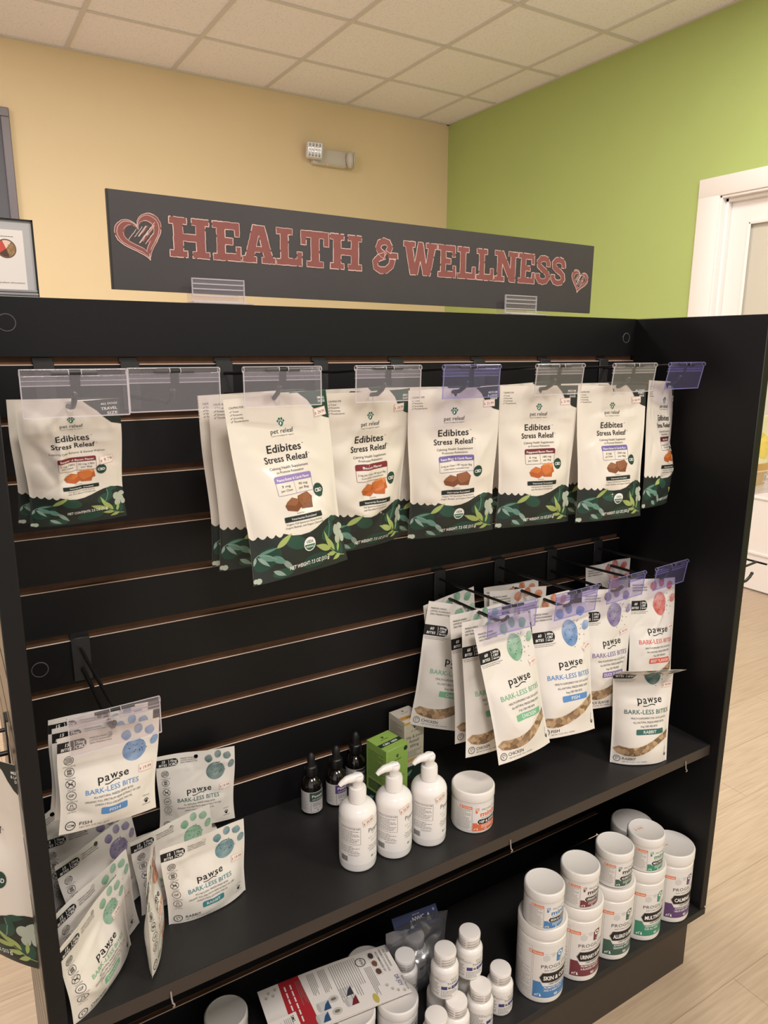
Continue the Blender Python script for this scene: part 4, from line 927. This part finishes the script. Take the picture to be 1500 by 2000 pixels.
# pump bottles
A = Art(3, .12, .06); A.rect(mat('bottle_label', (234, 230, 227), .4), -60, 14, 42, 84, 0)
tx = ink((66, 62, 66))
A.text(tx, 'Pawse', 16, 66, 7, w=24, bold=.008, lay=1); squiggle(A, tx, 10, 20, 63.4, .8, .7)
for i, t in enumerate(('HIP + JOINT', 'GRAVY')): A.text(GREY, t, 16, 55-i*5.4, 3, w=(24, 14)[i], lay=1, sp=1.6)
for i, t in enumerate(('Whole, active extract', 'FUNCTIONAL MUSHROOM', 'LICKABLE & YUMMY')): A.text(DGREY, t, 16, 42-i*3.8, 2, w=(24, 26, 22)[i], lay=1, bold=.01)
A.ell(GREY, 11, 24, 2.2, 1.6, 1, 12, .5); A.text(GREY, '6 oz', 17, 22.8, 2.4, lay=1)
A.frame(DGREY, -42, 49, -9, 77, .4, 1); A.text(DGREY, 'PRODUCT FACTS PER PUMP', -25, 74, 2, w=30, lay=1, bold=.01); A.lines(GREY, -40, 51, -11, 72, 8, .9, 4); A.lines(GREY, -42, 33, -9, 46, 5, .9, 6); A.lines(GREY, -28, 29, -10, 32, 2, .6, 8)
for i in range(14): A.line(BLACK, [(-42+i*.95, 18), (-42+i*.95, 27)], .3+.3*(i % 3), 1)
LB_PUMP = A.bake()
def pump_bottle(x, y, label, price):
    t = thing('pump_bottle', label, 'bottle', (x, y, ZS+.0003), (0, 0, -.05), 'white pump bottles on the shelf')
    R = .0288; m = MB()
    m.lathe([(0, 0), (R-.005, 0), (R-.001, .002), (R, .006), (R, .088)]+[(.0125+(R-.0125)*math.cos(q), .088+.017*math.sin(q)) for q in np.linspace(.15, PI/2, 10)]+[(.0125, .107)], mat('glossy_white', (236, 232, 229), .16, spec=.55), 48)
    bo = m.build('body', t)
    m = MB(); m.art(LB_PUMP, cyl(R, 0)); m.build('label', bo)
    m = MB(); A2 = sticker_art(price); f0 = cyl(R, 0)
    def f2(a, b, off): c, q = math.cos(.28), math.sin(.28); return f0(-4+a*c-b*q, 78+a*q+b*c, off)
    m.art([(mm, V*.95, T, o) for mm, V, T, o in A2], f2); m.build('price_sticker', t)
    m = MB(); m.lathe([(0, .106), (.0134, .106), (.0134, .126), (.0126, .128), (.0126, .1285), (.007, .1285)], PLASTIC, 36); m.build('collar', t)
    m = MB(); m.lathe([(.0001, .128), (.0078, .128), (.0082, .139), (.0094, .1405), (.0094, .1455), (.0078, .1478), (.0001, .148)], PLASTIC, 28)
    P = [(.006, 0, .1435), (-.01, 0, .1445), (-.018, 0, .1445), (-.026, 0, .1415), (-.0300, 0, .1385)]
    m.tube(P, [.0062, .0066, .0058, .0044, .0034], PLASTIC, 12); m.build('pump_head', t)
for x, y, l, p in ((.4275, -.194, 'white pump bottle nearest the shelf edge, leftmost of three', '39.99'), (.490, -.198, 'white pump bottle in the middle of three', '55.99'), (.553, -.203, 'white pump bottle beside the low orange-labelled jar', '55.99')): pump_bottle(x, y, l, p)

# dropper bottles
glass = mat('dark_amber_glass', (20, 15, 13), .08, spec=.7, coat=.5)
def dropper(x, y, label, col, rz):
    t = thing('dropper_bottle', label, 'dropper bottle', (x, y, ZS+.0003), (0, 0, rz), 'dark dropper bottles on the shelf')
    R = .0180; m = MB(); m.lathe([(0, 0), (R-.003, 0), (R, .003), (R, .050), (R-.0015, .057), (R-.006, .063), (.0085, .066), (.0085, .071)], glass, 36); gb = m.build('glass_body', t)
    A = Art(2.5, .12, .06); A.rect(mat('pale_label', (196, 192, 190), .45), -38, 5, 26, 44, 0); A.rect(ink(col), -6, 27, 22, 43, 1); A.text(WHITE, 'Pawse', 8, 34, 5, w=20, bold=.01, lay=2); A.text(WHITE, 'DAILY SUPPORT', 8, 29.2, 2, w=19, bold=.01, lay=2)
    A.frame(DGREY, -4, 7, 20, 26, .4, 1); A.lines(DGREY, -1, 17, 17, 24.5, 4, .8, 3, 1); A.text(DGREY, '300mg CBD', 8, 13, 2.2, w=15, lay=2); pawprint(A, DGREY, 8, 9.4, 1.4); A.lines(GREY, -36, 10, -10, 40, 10, .7, 9, 1)
    m = MB(); m.art(A.bake(), cyl(R, 0)); m.build('label', gb)
    m = MB(); m.lathe([(0, .068), (.0112, .068), (.0114, .083), (.0105, .085), (.0075, .0865)], mat('black_cap', (22, 21, 21), .25, bump=(900, .2)), 32); m.build('collar', t)
    m = MB(); m.lathe([(0, .086), (.0072, .086), (.0066, .091), (.0070, .097), (.0058, .103), (.0032, .107), (.0001, .1082)], mat('black_rubber', (24, 23, 23), .55), 24); m.build('bulb', t)
dropper(.4225, -.043, 'dark dropper bottle with green label, leftmost', (58, 76, 66), -.30)
dropper(.4690, -.045, 'dark dropper bottle with purple label, in the middle', (84, 62, 110), -.25)
dropper(.5200, -.022, 'dark dropper bottle at the back beside the green box', (60, 60, 64), -.1)

# carton boxes
def carton(label, loc, rz, w, d, h, base, art_top, art_front, art_left, mats=None):
    t = thing('carton_box', label, 'box', loc, (0, 0, rz)); m = MB(); m.rbox((-w/2, -d/2, 0), (w/2, d/2, h), base, .0007, 1)
    m.art(art_front, lambda x, y, o: np.stack([x*1e-3-w/2, -d/2-o+0*x, y*1e-3], -1))
    m.art(art_left, lambda x, y, o: np.stack([-w/2-o+0*x, d/2-x*1e-3, y*1e-3], -1))
    m.build('carton', t)
    m = MB(); m.rbox((-w/2, -d/2, h), (w/2, d/2, h+.0008), base, .0003, 1)
    m.art(art_top, lambda x, y, o: np.stack([x*1e-3-w/2, y*1e-3-d/2, h+.0008+o+0*x], -1)); m.build('top_flap', t)
lime = mat('lime_card', (142, 176, 84), .45); leafdk = ink((38, 52, 44))
def fr(w, h): return Art(500, .12, .06)
a = fr(0, 0); a.rect(leafdk, 0, 14, 50, 24, 0); a.text(WHITE, 'CBD 1800', 25, 16.4, 5, w=32, bold=.02, lay=1); pawprint(a, leafdk, 25, 39, 3); a.text(leafdk, 'pet releaf', 25, 32, 3, w=16, lay=1)
b_ = fr(0, 0); pawprint(b_, leafdk, 25, 96, 3); b_.text(leafdk, 'pet releaf', 25, 88, 3.4, w=18, lay=1); b_.lines(leafdk, 8, 62, 42, 78, 2, 3.2, 5); b_.ell(leafdk, 44, 104, 4.4, 4.4, 1, 18); b_.rect(leafdk, 0, 0, 50, 26, 0); b_.lines(leafdk, 8, 34, 42, 56, 6, .8, 2)
leaf(b_, ink((112, 156, 140)), 4, 10, 18, 7, .6, 1); leaf(b_, ink((168, 186, 104)), 30, 6, 18, 6, .9, 1)
c_ = fr(0, 0); c_.lines(leafdk, 5, 48, 45, 100, 16, .8, 3); c_.rect(leafdk, 0, 0, 50, 22, 0); c_.rect(ink((70, 84, 60)), 6, 27, 44, 44, 0); c_.lines(lime, 8, 29, 42, 42, 5, .7, 5, 1); leaf(c_, ink((112, 156, 140)), 6, 4, 18, 7, .6, 1)
carton('lime green carton marked CBD 1800 behind the pump bottles', (.548, -.084, ZS+.0003), .185, .050, .052, .112, lime, a.bake(), b_.bake(), c_.bake())
cream = mat('cream_card', (214, 206, 184), .5); amber = ink((216, 168, 84)); wh = mat('white_card', (238, 230, 218), .5)
a = fr(0, 0); a.rect(wh, 0, 0, 46, 46, 0); a.rect(amber, 0, 8, 46, 18, 1); a.text(DGREY, '600mg', 23, 10.6, 4, w=20, bold=.01, lay=2); pawprint(a, DGREY, 23, 36, 2.6); a.text(DGREY, 'pet releaf', 23, 28, 3, w=15, lay=1)
b_ = fr(0, 0); b_.rect(amber, 0, 111, 46, 116, 0); pawprint(b_, DGREY, 23, 103, 2.6); b_.text(DGREY, 'pet releaf', 23, 95, 3, w=16, lay=1)
for i, s_ in enumerate(('Hip & Joint', 'Releaf', '600mg')): b_.text(leafdk, s_, 23, 82-i*9, 6, w=(36, 22, 20)[i], lay=1)
b_.lines(DGREY, 5, 44, 41, 58, 6, .6, 2); b_.rect(amber, 4, 36, 42, 41, 0); b_.rect(leafdk, 0, 0, 46, 26, 0); leaf(b_, ink((112, 156, 140)), 4, 8, 18, 7, .6, 1); b_.ell(leafdk, 40, 104, 4, 4, 1, 16)
c_ = fr(0, 0); c_.lines(DGREY, 5, 34, 41, 108, 20, .7, 3); c_.rect(leafdk, 0, 0, 46, 24, 0)
carton('tall cream carton with white and amber top beside hanging pouches', (.6225, -.0305, ZS+.0003), .09, .0455, .0475, .117, cream, a.bake(), b_.bake(), c_.bake())

# supplement tubs
def tub_body(R, H, lid, m=None):
    m = MB(); m.lathe([(0, 0), (R-.004, 0), (R-.0012, .0012), (R-.0006, .004), (R-.0006, H-lid-.006), (R-.0016, H-lid-.005), (R-.0016, H-lid)], PLASTIC, 56); return m
def tub_lid(R, H, lid):
    m = MB(); m.lathe([(0, H-lid+.0005), (R-.0002, H-lid+.0005), (R, H-lid+.0015), (R, H-.0025), (R-.0012, H-.0006), (R-.003, H), (R-.0045, H-.0011), (.0001, H-.0012)], mat('white_lid', (226, 221, 216), .42, bump=(700, .05)), 56); return m
def nootie(A, x, y, w=26, h=7, mini=False):
    og = ink((226, 128, 84)); A.rect(og, x, y, x+w, y+h, 1)
    A.text(WHITE, 'Nootie', x+w*.62, y+h*.25, h*.55, w=w*.62, bold=.01, lay=2); A.rect(WHITE, x+w*.06, y+h*.2, x+w*.2, y+h*.8, 2); A.line(og, [(x+w*.13, y+h*.2), (x+w*.13, y+h*.8)], .6, 3)
def hexlogo(A, col, x, y, s):
    c = ink(col); A.poly(c, [(x-s*.62, y+s*.55), (x-s*.2, y+s), (x+s*.75, y+s), (x+s*.75, y+s*.1), (x+s*.2, y-s*.4), (x+s*.1, y-s*1.1), (x-s*.6, y-s*1.0)], 1)
    A.poly(WHITE, [(x+.1*s+.48*s*math.cos(q*PI/3+.5), y+.38*s+.48*s*math.sin(q*PI/3+.5)) for q in range(6)], 2); A.poly(c, [(x+.1*s+.24*s*math.cos(q*PI/3+.5), y+.38*s+.24*s*math.sin(q*PI/3+.5)) for q in range(6)], 3)
def pets(A, x, y, s):
    A.line(WHITE, [(x, y), (x+.2*s, y+.9*s), (x+1.1*s, y+1.0*s), (x+1.5*s, y+1.5*s), (x+1.8*s, y+1.3*s)], .24*s, 3); A.line(WHITE, [(x+1.1*s, y+1*s), (x+1.15*s, y)], .22*s, 3); A.line(WHITE, [(x+.35*s, y+.9*s), (x+.5*s, y)], .2*s, 3)
    A.poly(WHITE, [(x+1.9*s, y), (x+2.8*s, y), (x+2.5*s, y+.8*s), (x+2.4*s, y+1.5*s), (x+2.05*s, y+1.3*s)], 3)
def big_art(col, nm, sub):
    A = Art(4, .1, .06); c = ink(col); R = 44
    A.rect(mat('tub_label', (226, 222, 218), .38), -120, 9, 62, 121, 0)
    A.poly(c, [(-40, 12), (44, 12), (44, 37), (-22, 37), (-27, 46), (-40, 46)], 1)
    for k, (x, y, r) in enumerate(((-18, 96, 7.5), (-5, 103, 5), (12, 88, 6))): A.poly(ink((206, 203, 200)), [(x+r*math.cos(q*PI/3+.5), y+r*math.sin(q*PI/3+.5)) for q in range(6)], 1)
    nootie(A, -50, 102); A.line(GREY, [(-41, 12), (-41, 102)], .3, 1); A.line(GREY, [(-24, 105), (6, 105)], .3, 1)
    hexlogo(A, col, 8, 98, 11)
    A.text(DGREY, 'PROGILITY', 2, 75, 7.4, w=58, bold=.006, lay=2, sp=1.1); A.text(DGREY, 'SOFT CHEW SUPPLEMENT', 2, 69.2, 2.4, w=46, bold=.01, lay=2)
    bk = ink((38, 34, 34)); A.poly(ink((168, 160, 154)), [(-30, 55), (-24, 65.8), (40, 65.8), (40, 44.2), (-24, 44.2)], 1); A.poly(bk, [(-28.5, 55), (-23.2, 64.8), (40, 64.8), (40, 45.2), (-23.2, 45.2)], 2)
    A.text(WHITE, nm, -22, 50, 8.6, w=min(58, 5.2*len(nm)), al='L', bold=.03, lay=3)
    A.rect(ink((190, 186, 182)), -12, 39.5, 38, 44, 1); A.text(BLACK, 'with', -6, 40.6, 2.6, bold=.015, lay=2); A.lines(BLACK, 1, 40.2, 34, 43.6, 1, 1.4, 4, 2)
    for i, s_ in enumerate(sub): A.text(WHITE, s_, -20, 32-i*6, 4.2, w=min(60, 2.5*len(s_)), al='L', bold=.015, lay=3)
    pets(A, -36, 15, 4.2); A.text(WHITE, '90', 4, 14.5, 6, bold=.02, lay=3); A.text(WHITE, 'SOFT CHEWS', 20, 15.4, 2.4, w=18, lay=3)
    A.lines(GREY, -92, 78, -66, 112, 9, .7, 3); A.lines(GREY, -92, 18, -46, 70, 16, .8, 4); A.frame(GREY, -94, 15, -44, 116, .3, 1)
    return A.bake()
TUBS = [('SKIN & COAT', (76, 128, 180), ('PROMOTES HEALTHY SKIN', 'AND A SHINY COAT'), .785, -.2405), ('URINARY SUPPORT', (118, 58, 66), ('PROMOTES BLADDER', '& BLADDER HEALTH'), .876, -.242), ('ALLERGY & IMMUNE', (66, 94, 82), ('ADVANCED IMMUNE AND', 'SEASONAL ALLERGY'), .966, -.240),
        ('MULTIVITAMIN', (64, 138, 110), ('HELPS MAINTAIN HEALTH', 'FOR ALL AGES'), 1.056, -.240), ('CALMING', (98, 70, 112), ('ADVANCED CALMING', 'HELPS KEEP PETS CALM'), 1.1465, -.240)]
NAMES = ['blue', 'maroon', 'dark green', 'bright green', 'purple']
for i, (nm, col, sub, x, y) in enumerate(TUBS):
    t = thing('supplement_tub', 'tall white supplement tub with %s label reading %s' % (NAMES[i], nm), 'tub', (x, y, ZD+.0003), (0, 0, -.12), 'tall supplement tubs on the bottom deck')
    jr = tub_body(.044, .155, .022).build('jar', t); m = MB(); m.art(big_art(col, nm, sub), cyl(.0434)); m.build('label', jr); tub_lid(.0443, .155, .022).build('lid', t)
    if nm == 'CALMING':
        m = MB(); m.art(sticker_art('42.99'), lambda a, b, o: np.stack([a*1e-3-.03, b*1e-3-.004, .155-.0012+o*.5+0*a], -1)); m.build('price_sticker', t)
t = thing('supplement_tub', 'white tub in shadow at the back right corner of the deck', 'tub', (1.134, -.148, ZD+.0003), (0, 0, .4), 'tall supplement tubs on the bottom deck')
tub_body(.044, .155, .022).build('jar', t); m = MB(); m.art(big_art((98, 70, 112), 'CALMING', ('ADVANCED CALMING',)), cyl(.0434)); m.build('label', t); tub_lid(.0443, .155, .022).build('lid', t)
def mini_art(col, nm, txtcol=None):
    A = Art(3, .1, .06); c = ink(col)
    A.rect(mat('tub_label', (226, 222, 218)), -90, 4, 46, 52, 0)
    A.poly(c, [(-21, 5), (36, 5), (36, 17), (-12, 17), (-14, 20), (-21, 20)], 1); A.line(GREY, [(-21.5, 5), (-21.5, 46)], .25, 1)
    nootie(A, -44, 44.5, 22, 5); A.line(GREY, [(-22, 47), (-10, 47)], .25, 1)
    hexlogo(A, col, -14, 42, 4.4); A.text(GREY, 'PROGILITY', 8, 42, 3.4, w=28, lay=2, bold=.006)
    A.text(ink(txtcol or col), 'minis', 8, 31.5, 8.6, w=33, bold=.03, lay=2); A.text(DGREY, 'SOFT CHEW SUPPLEMENT', 8, 27.8, 1.6, w=30, bold=.01, lay=2)
    bk = ink((38, 34, 34)); A.poly(bk, [(-13, 22), (-10.5, 26), (32, 26), (34, 22), (32, 17.4), (-10.5, 17.4)], 2); A.text(WHITE, nm, -9.5, 19.4, 4.6, w=min(40, 3.1*len(nm)), al='L', bold=.025, lay=3)
    A.lines(WHITE, -6, 10, 26, 16, 3, .8, 3, 3); pets(A, -19, 7, 2.6); A.text(WHITE, '60', 2, 6.4, 3, bold=.02, lay=3)
    A.lines(GREY, -48, 8, -24, 43, 13, .8, 3); A.frame(GREY, -50, 6, -22.4, 44, .25, 1)
    return A.bake()
def mini(x, y, z, label, col, nm, rz=-.12, price=None, tc=None):
    t = thing('supplement_tub', label, 'tub', (x, y, z), (0, 0, rz), 'short supplement tubs')
    jr = tub_body(.0355, .0725, .0165).build('jar', t); m = MB(); m.art(mini_art(col, nm, tc), cyl(.0349)); m.build('label', jr); tub_lid(.0357, .0725, .0165).build('lid', t)
    if price: m = MB(); m.art(sticker_art(price), lambda a, b, o: np.stack([a*1e-3-.022, b*1e-3+.002, .0725-.0012+o*.5+0*a], -1)); m.build('price_sticker', t)
zt_ = ZD+.1556
mini(.7774, -.2475, zt_, 'short tub stacked on the blue SKIN & COAT tub', (76, 128, 180), 'SKIN & COAT')
mini(.8684, -.2455, zt_, 'short tub stacked on the maroon URINARY tub', (118, 58, 66), 'URINARY SUPPORT', tc=(70, 34, 38))
mini(.9645, -.2420, zt_, 'short tub stacked on the dark green ALLERGY tub', (66, 94, 82), 'ALLERGY & IMMUNE', tc=(44, 58, 54))
mini(1.0500, -.2455, zt_, 'short tub with a price sticker on its lid, on the MULTIVITAMIN tub', (64, 138, 110), 'MULTIVITAMIN', price='29.99')
mini(.6388, -.2084, ZS+.0003, 'short orange-labelled HIP & JOINT tub alone on the shelf', (222, 112, 72), 'HIP & JOINT', -.05)
mini(.5085, -.1860, ZD+.0003, 'short tub under the right end of the leaflet', (90, 120, 140), '', .3)
mini(.4330, -.1700, ZD+.0003, 'short tub beneath the middle of the leaflet', (90, 120, 140), '', .2)
mini(.2480, -.0640, ZD+.0003, 'short tub at lower left with only its lid showing', (90, 120, 140), '', .2)
mini(.5000, -.0950, ZD+.0003, 'short tub behind the leaflet with just its rim showing', (90, 120, 140), '', .2)
# krill oil bottles
A = Art(2.5, .1, .06); A.rect(mat('tub_label', (226, 222, 218)), -50, 5, 30, 44, 0)
nv = ink((62, 64, 116)); A.rect(nv, -12, 21, -2, 27.5, 1); A.rect(nv, 6, 21, 28, 27.5, 1); A.rect(ink((206, 196, 190)), -2, 21, 6, 27.5, 1); A.ell(ink((90, 80, 76)), 2, 24, 2.6, 1.6, 2, 10); A.ell(ink((128, 130, 170)), 11, 24.2, 2, 2, 2, 10)
A.text(BLACK, 'Tri-KRILL', 9, 30.4, 4.4, w=22, bold=.01, lay=2, shear=.1); A.text(ink((120, 84, 90)), 'DR JOY', 12, 38.6, 3, w=15, lay=2); A.text(DGREY, 'NWC Naturals', 13, 36, 1.4, w=16, lay=2); A.text(DGREY, 'Ultra Pure', -10, 38.4, 1.5, w=10, lay=2); A.text(DGREY, 'Omega-3 Formula', -9, 36.2, 1.4, w=13, lay=2)
for i in range(5): A.rect(BLACK, -12, 17.6-i*2.7, -10.8, 18.8-i*2.7, 2); A.lines(DGREY, -9.5, 17.3-i*2.7, 14+(i % 3)*3, 19-i*2.7, 1, .9, i+2)
A.lines(DGREY, -46, 7, -15, 42, 15, .8, 7); LB_K = A.bake()
A = Art(2, .15, .06)
for i in range(3):
    for j in range(5): A.text(ink((84, 80, 80)), 'SEALED FOR YOUR PROTECTION', -48+j*24, 3+i*5, 2.2, w=21, lay=0, rot=.1, bold=.01)
SEAL = A.bake()
def krill(x, y, z, label, rz):
    t = thing('supplement_bottle', label, 'supplement bottle', (x, y, z), (0, 0, rz), 'white krill supplement bottles')
    R = .0235; m = MB(); m.lathe([(0, 0), (R-.004, 0), (R-.001, .0015), (R, .004), (R, .050)]+[(R-.0085+.0085*math.cos(q), .050+.009*math.sin(q)) for q in np.linspace(.2, PI/2, 7)]+[(.014, .0605)], PLASTIC, 44); bo = m.build('body', t)
    m = MB(); m.art(LB_K, cyl(R)); m.build('label', bo)
    m = MB(); m.lathe([(0, .059), (.0172, .059), (.0184, .0605), (.0190, .079), (.0180, .0815), (.0150, .0822), (.0001, .0822)], mat('shrink_seal', (232, 226, 222), .3, spec=.6), 40); m.art(SEAL, cyl(.0187, 0, z0=.0605)); m.build('cap', t)
G4 = .0003
krill(.691, -.2385, ZD+G4, 'white krill bottle standing alone at the right of its group', -.25)
krill(.6385, -.2475, ZD+G4, 'lower white krill bottle beneath the topmost bottle', .35)
krill(.585, -.2495, ZD+G4, 'lower white krill bottle beneath the left stacked bottle', -.15)
krill(.5395, -.2435-.012, ZD+G4, 'white krill bottle at the bottom edge beside the leaflet', -.1)
krill(.638, -.2140, ZD+.0830, 'topmost white krill bottle of the stack', -.3)
krill(.579, -.2230, ZD+.0830, 'white krill bottle stacked on top at the left', -.35)
krill(.588, -.2000, ZD+G4, 'white krill bottle at the back supporting the stacked pair', -.2)
krill(.650, -.1980, ZD+G4, 'white krill bottle half hidden under the topmost one', -.2)
# clear poly bag with blue header holding more bottles
krill(.560, -.130, ZD+.003, 'krill bottle inside the clear bag, front one', .2)
krill(.600, -.100, ZD+.003, 'krill bottle inside the clear bag, rear one', .4)
pb = thing('poly_bag', 'clear plastic bag with a blue header card at the back of the deck', 'bag', (.60, -.108, ZD+.001), (0, 0, -.05))
fnb = pouch_fn(130, 118, T=42, b0=.8, vz=.95, pinch=.05, wr=2.2, seed=5, flat=True)
m = MB(); pouch_mesh(m, 130, 118, fnb, clear('poly_film', (206, 206, 210), .10, .15, .06), MATS['poly_film'], None, 30, 26); m.build('film', pb)
A = Art(500, .15, .06); A.rect(mat('blue_header', (26, 46, 100), .4), 0, 0, 112, 34, 0); A.text(WHITE, 'NWC', 62, 15, 9, w=30, lay=1, bold=.01); A.text(WHITE, 'NATURALS', 62, 7, 4, w=34, lay=1); A.text(WHITE, 'SINCE 1990', 58, 27, 2.4, w=18, lay=1)
A.poly(WHITE, [(38, 4), (46, 4), (45, 14), (43, 20), (41, 16), (39, 10)], 1); A.poly(WHITE, [(80, 8), (92, 8), (91, 18), (88, 24), (85, 19), (82, 14)], 1); A.ell(ink((150, 170, 206)), 103, 26, 3, 3, 1, 14)
m = MB(); m.box((-.048, -.0005, 0), (.048, .0005, .030), MATS['blue_header']); m.art(A.bake(), lambda x, y, o: np.stack([(x*1e-3-.056)*.85, -.0005-o+0*x, y*.85e-3+.0006], -1))
hd = m.build('header_card', pb, (.004, .0, .100), (-.75, .05, .0), smooth=False)
# leaflets
A = Art(500, .12, .05); LW, LH = 240, 110; crd = ink((176, 44, 52))
A.rect(PAPER, 0, 0, LW, LH, 0); A.poly(crd, [(34, 0), (80, 0), (76, 24), (72, LH), (36, LH)], 1)
def vt(s_, x, y, h, c=DGREY, w=None, bold=0): A.text(c, s_, x, y, h, w=w, rot=-PI/2, lay=3, bold=bold)
[A.line(WHITE, [(x, 98-k*13), (x, 88-k*13-(k % 2))], 2.4, 3) for x in (44, 54) for k in range(7 if x == 44 else 6)]
for i in range(4): A.lines(ink((226, 150, 150)), 60+i*4, 8, 62+i*4, 100, 1, .1, i, 2)
def vlines(x0, x1, y0, y1, n, seed):
    q = random.Random(seed)
    for i in range(n): x = x0+(x1-x0)*(i+.5)/n; e = y0+(y1-y0)*q.choice((0, .05, .1, .3)); A.line(GREY, [(x, y1), (x, e)], .9, 2)
vlines(84, 98, 58, 104, 5, 1); vlines(104, 118, 56, 104, 5, 2); vlines(124, 176, 22, 104, 13, 3); vlines(182, 196, 14, 76, 5, 4); vlines(62, 74, 50, 100, 4, 6)
for x, y, c in ((92, 34, (52, 84, 120)), (84, 14, (52, 84, 120)), (136, 44, (60, 60, 70)), (138, 24, (120, 40, 46))):
    A.rect(ink((206, 204, 202)), x-8, y-10, x+12, y+9, 2); A.poly(ink(c), [(x-2, y-9), (x+11, y-9), (x+11, y+8), (x+4, y+2)], 3); A.ell(ink((190, 186, 182)), x-8, y, 3, 9, 2, 14)
for x, y in ((112, 40), (110, 16)): A.ell(ink((200, 196, 190)), x, y, 9, 7, 2, 18); A.ell(ink((130, 116, 104)), x, y, 5, 3, 3, 14)
A.ring(DGREY, 182, 90, 9, 1.6, 2); vt('CERTIFIED', 182, 90, 4, w=14, bold=.02); A.ell(ink((196, 180, 90)), 178, 12, 10, 5, 2, 18, PI/2)
vt('RECOMMENDED BY', 214, 78, 4, w=46, bold=.01); vt('BREEDERS OF TOP SHOW DOGS', 222, 78, 3.6, w=50, bold=.01); vt('AND VETERINARIANS', 229, 82, 3.6, w=40, bold=.01)
for k, c in enumerate(((74, 58, 52), (120, 84, 62), (96, 74, 62))): A.rect(ink((216, 210, 206)), 198, 88-k*18, 211, 104-k*18, 2); blob(A, ink(c), 204.5, 96-k*18, 5, 6.5, k+3, 3)
vt('DR JOY', 226, 30, 7, ink((64, 70, 130)), 24, .015); vt('NWC Naturals', 236, 22, 3.6, BLACK, 30)
for x, y in ((10, 90), (16, 98), (22, 90), (28, 100), (206, 28), (212, 18), (220, 12), (230, 8)): pawprint(A, ink((176, 168, 156)), x, y, 3, 2)
LEAF = A.bake()
lf = MB(); lf.art(LEAF, lambda x, y, o: np.stack([x*1e-3, y*1e-3, .0006+o+.004*np.sin(x*.012)], -1))
def sheet(mb, w, h, fz):
    n = 24; V = []; Fc = []
    for k, dz in enumerate((0, .0006)):
        for i in range(n+1):
            for y in (0, h): V.append((w*i/n, y, fz(w*i/n)+dz))
    for i in range(n): q = 2*i; Fc += [(q, q+1, q+3, q+2), tuple(x+2*(n+1) for x in (q, q+2, q+3, q+1)), (q, q+2, q+2+2*(n+1), q+2*(n+1)), (q+1, q+1+2*(n+1), q+3+2*(n+1), q+3)]
    mb.add(V, Fc, PAPER)
sheet(lf, .240, .110, lambda x: .004*math.sin(x*12))
o = lf.build('leaflet', None, (.292, -.170, ZD+.0785), (.0, -.0, -.115), smooth=False); tag(o, 'white leaflet with a red band lying over short tubs on the deck', 'leaflet')
A = Art(500, .12, .05); A.rect(PAPER, 0, 0, 150, 110, 0); A.frame(DGREY, 100, 60, 122, 100, .6, 1); blob(A, ink((88, 76, 68)), 84, 86, 12, 14, 4, 1)
for i in range(5): A.line(GREY, [(128+i*3, 104), (128+i*3, 50)], .8, 1)
A.text(BLACK, 'SMS', 140, 100, 5, w=12, rot=-PI/2, lay=2, bold=.01)
l2 = MB(); l2.art(A.bake(), lambda x, y, o: np.stack([x*1e-3, y*1e-3, .0006+o+0*x], -1)); sheet(l2, .150, .110, lambda x: 0)
o = l2.build('leaflet', None, (.180, -.235, ZD+.0850), (0, -.05, -.10), smooth=False); tag(o, 'second leaflet with a dark photo overlapping the red-banded one', 'leaflet')

# ================================================================== OUTER ENDS OF THE DISPLAY
XO = W+.0195
def end_hook(loc, rz, label, L):
    t = thing('wire_hook', label, 'hook', loc, (0, 0, rz)); a, b, c = hook_mesh(L); a.build('backplate', t); b.build('label_wire', t); c.build('peg_wire', t); return t
end_hook((XO+.0005, -.215, .838), PI/2, 'black wire hook sticking out of the right end panel', .15)
end_hook((-.020, -.150, .838), -PI/2, 'black wire hook on the left end holding a big pouch', .15)
chew(BAC6, 'large cream and green pouch hanging outside the left end panel', (-.056, -.140, .794), (.0, .03, -1.0), 201, W=165, H=275, T=24)
# acrylic bin with yellow treat pouches on the right end
bn = thing('acrylic_bin', 'clear acrylic tray on the right end of the display', 'bin', (XO+.001, -.02, .9485))
m = MB()
for a, c in (((0, -.10, 0), (.42, .10, .002)), ((0, -.10, 0), (.42, -.098, .05)), ((.418, -.10, 0), (.42, .10, .05)), ((0, .098, 0), (.42, .10, .05))): m.box(a, c, CLR)
m.box((0, -.1005, -.0003), (.4205, -.0975, .0025), EDGE_C); m.box((0, -.0985, .0495), (.4205, -.0975, .0515), EDGE_C); m.box((.197, -.1003, 0), (.2005, .1, .0024), EDGE_C)
m.build('tray', bn, smooth=False)
yel = mat('yellow_film', (222, 196, 96), .3); tan = mat('tan_film', (196, 156, 92), .4)
for i in range(3):
    t = thing('treat_pouch', ('yellow treat pouch nearest in the clear tray at right', 'yellow treat pouch in the middle of the clear tray', 'yellow treat pouch rearmost in the clear tray')[i], 'treat pouch', (XO+.358+i*.008, -.068+.058*i, .951), (0, 0, .1), 'yellow pouches in the clear tray')
    fny = pouch_fn(88, 165, T=16, b0=.6, seed=300+i, wr=1.0); m = MB(); pouch_mesh(m, 88, 165, fny, mat('ivory_film', (226, 214, 176), .3), MATS['ivory_film'], None, 24, 36)
    A = Art(4); A.rect(tan, 2, 4, 86, 56, 0); A.ell(yel, 44, 96, 36, 30, 0, 24); A.rect(PAPER, 50, 10, 74, 30, 1)
    for j in range(9): A.line(BLACK, [(52+j*2.4, 13), (52+j*2.4, 27)], .5+.3*(j % 3), 2)
    m.art(A.bake(), fny); m.build('pouch', t, ang=70)
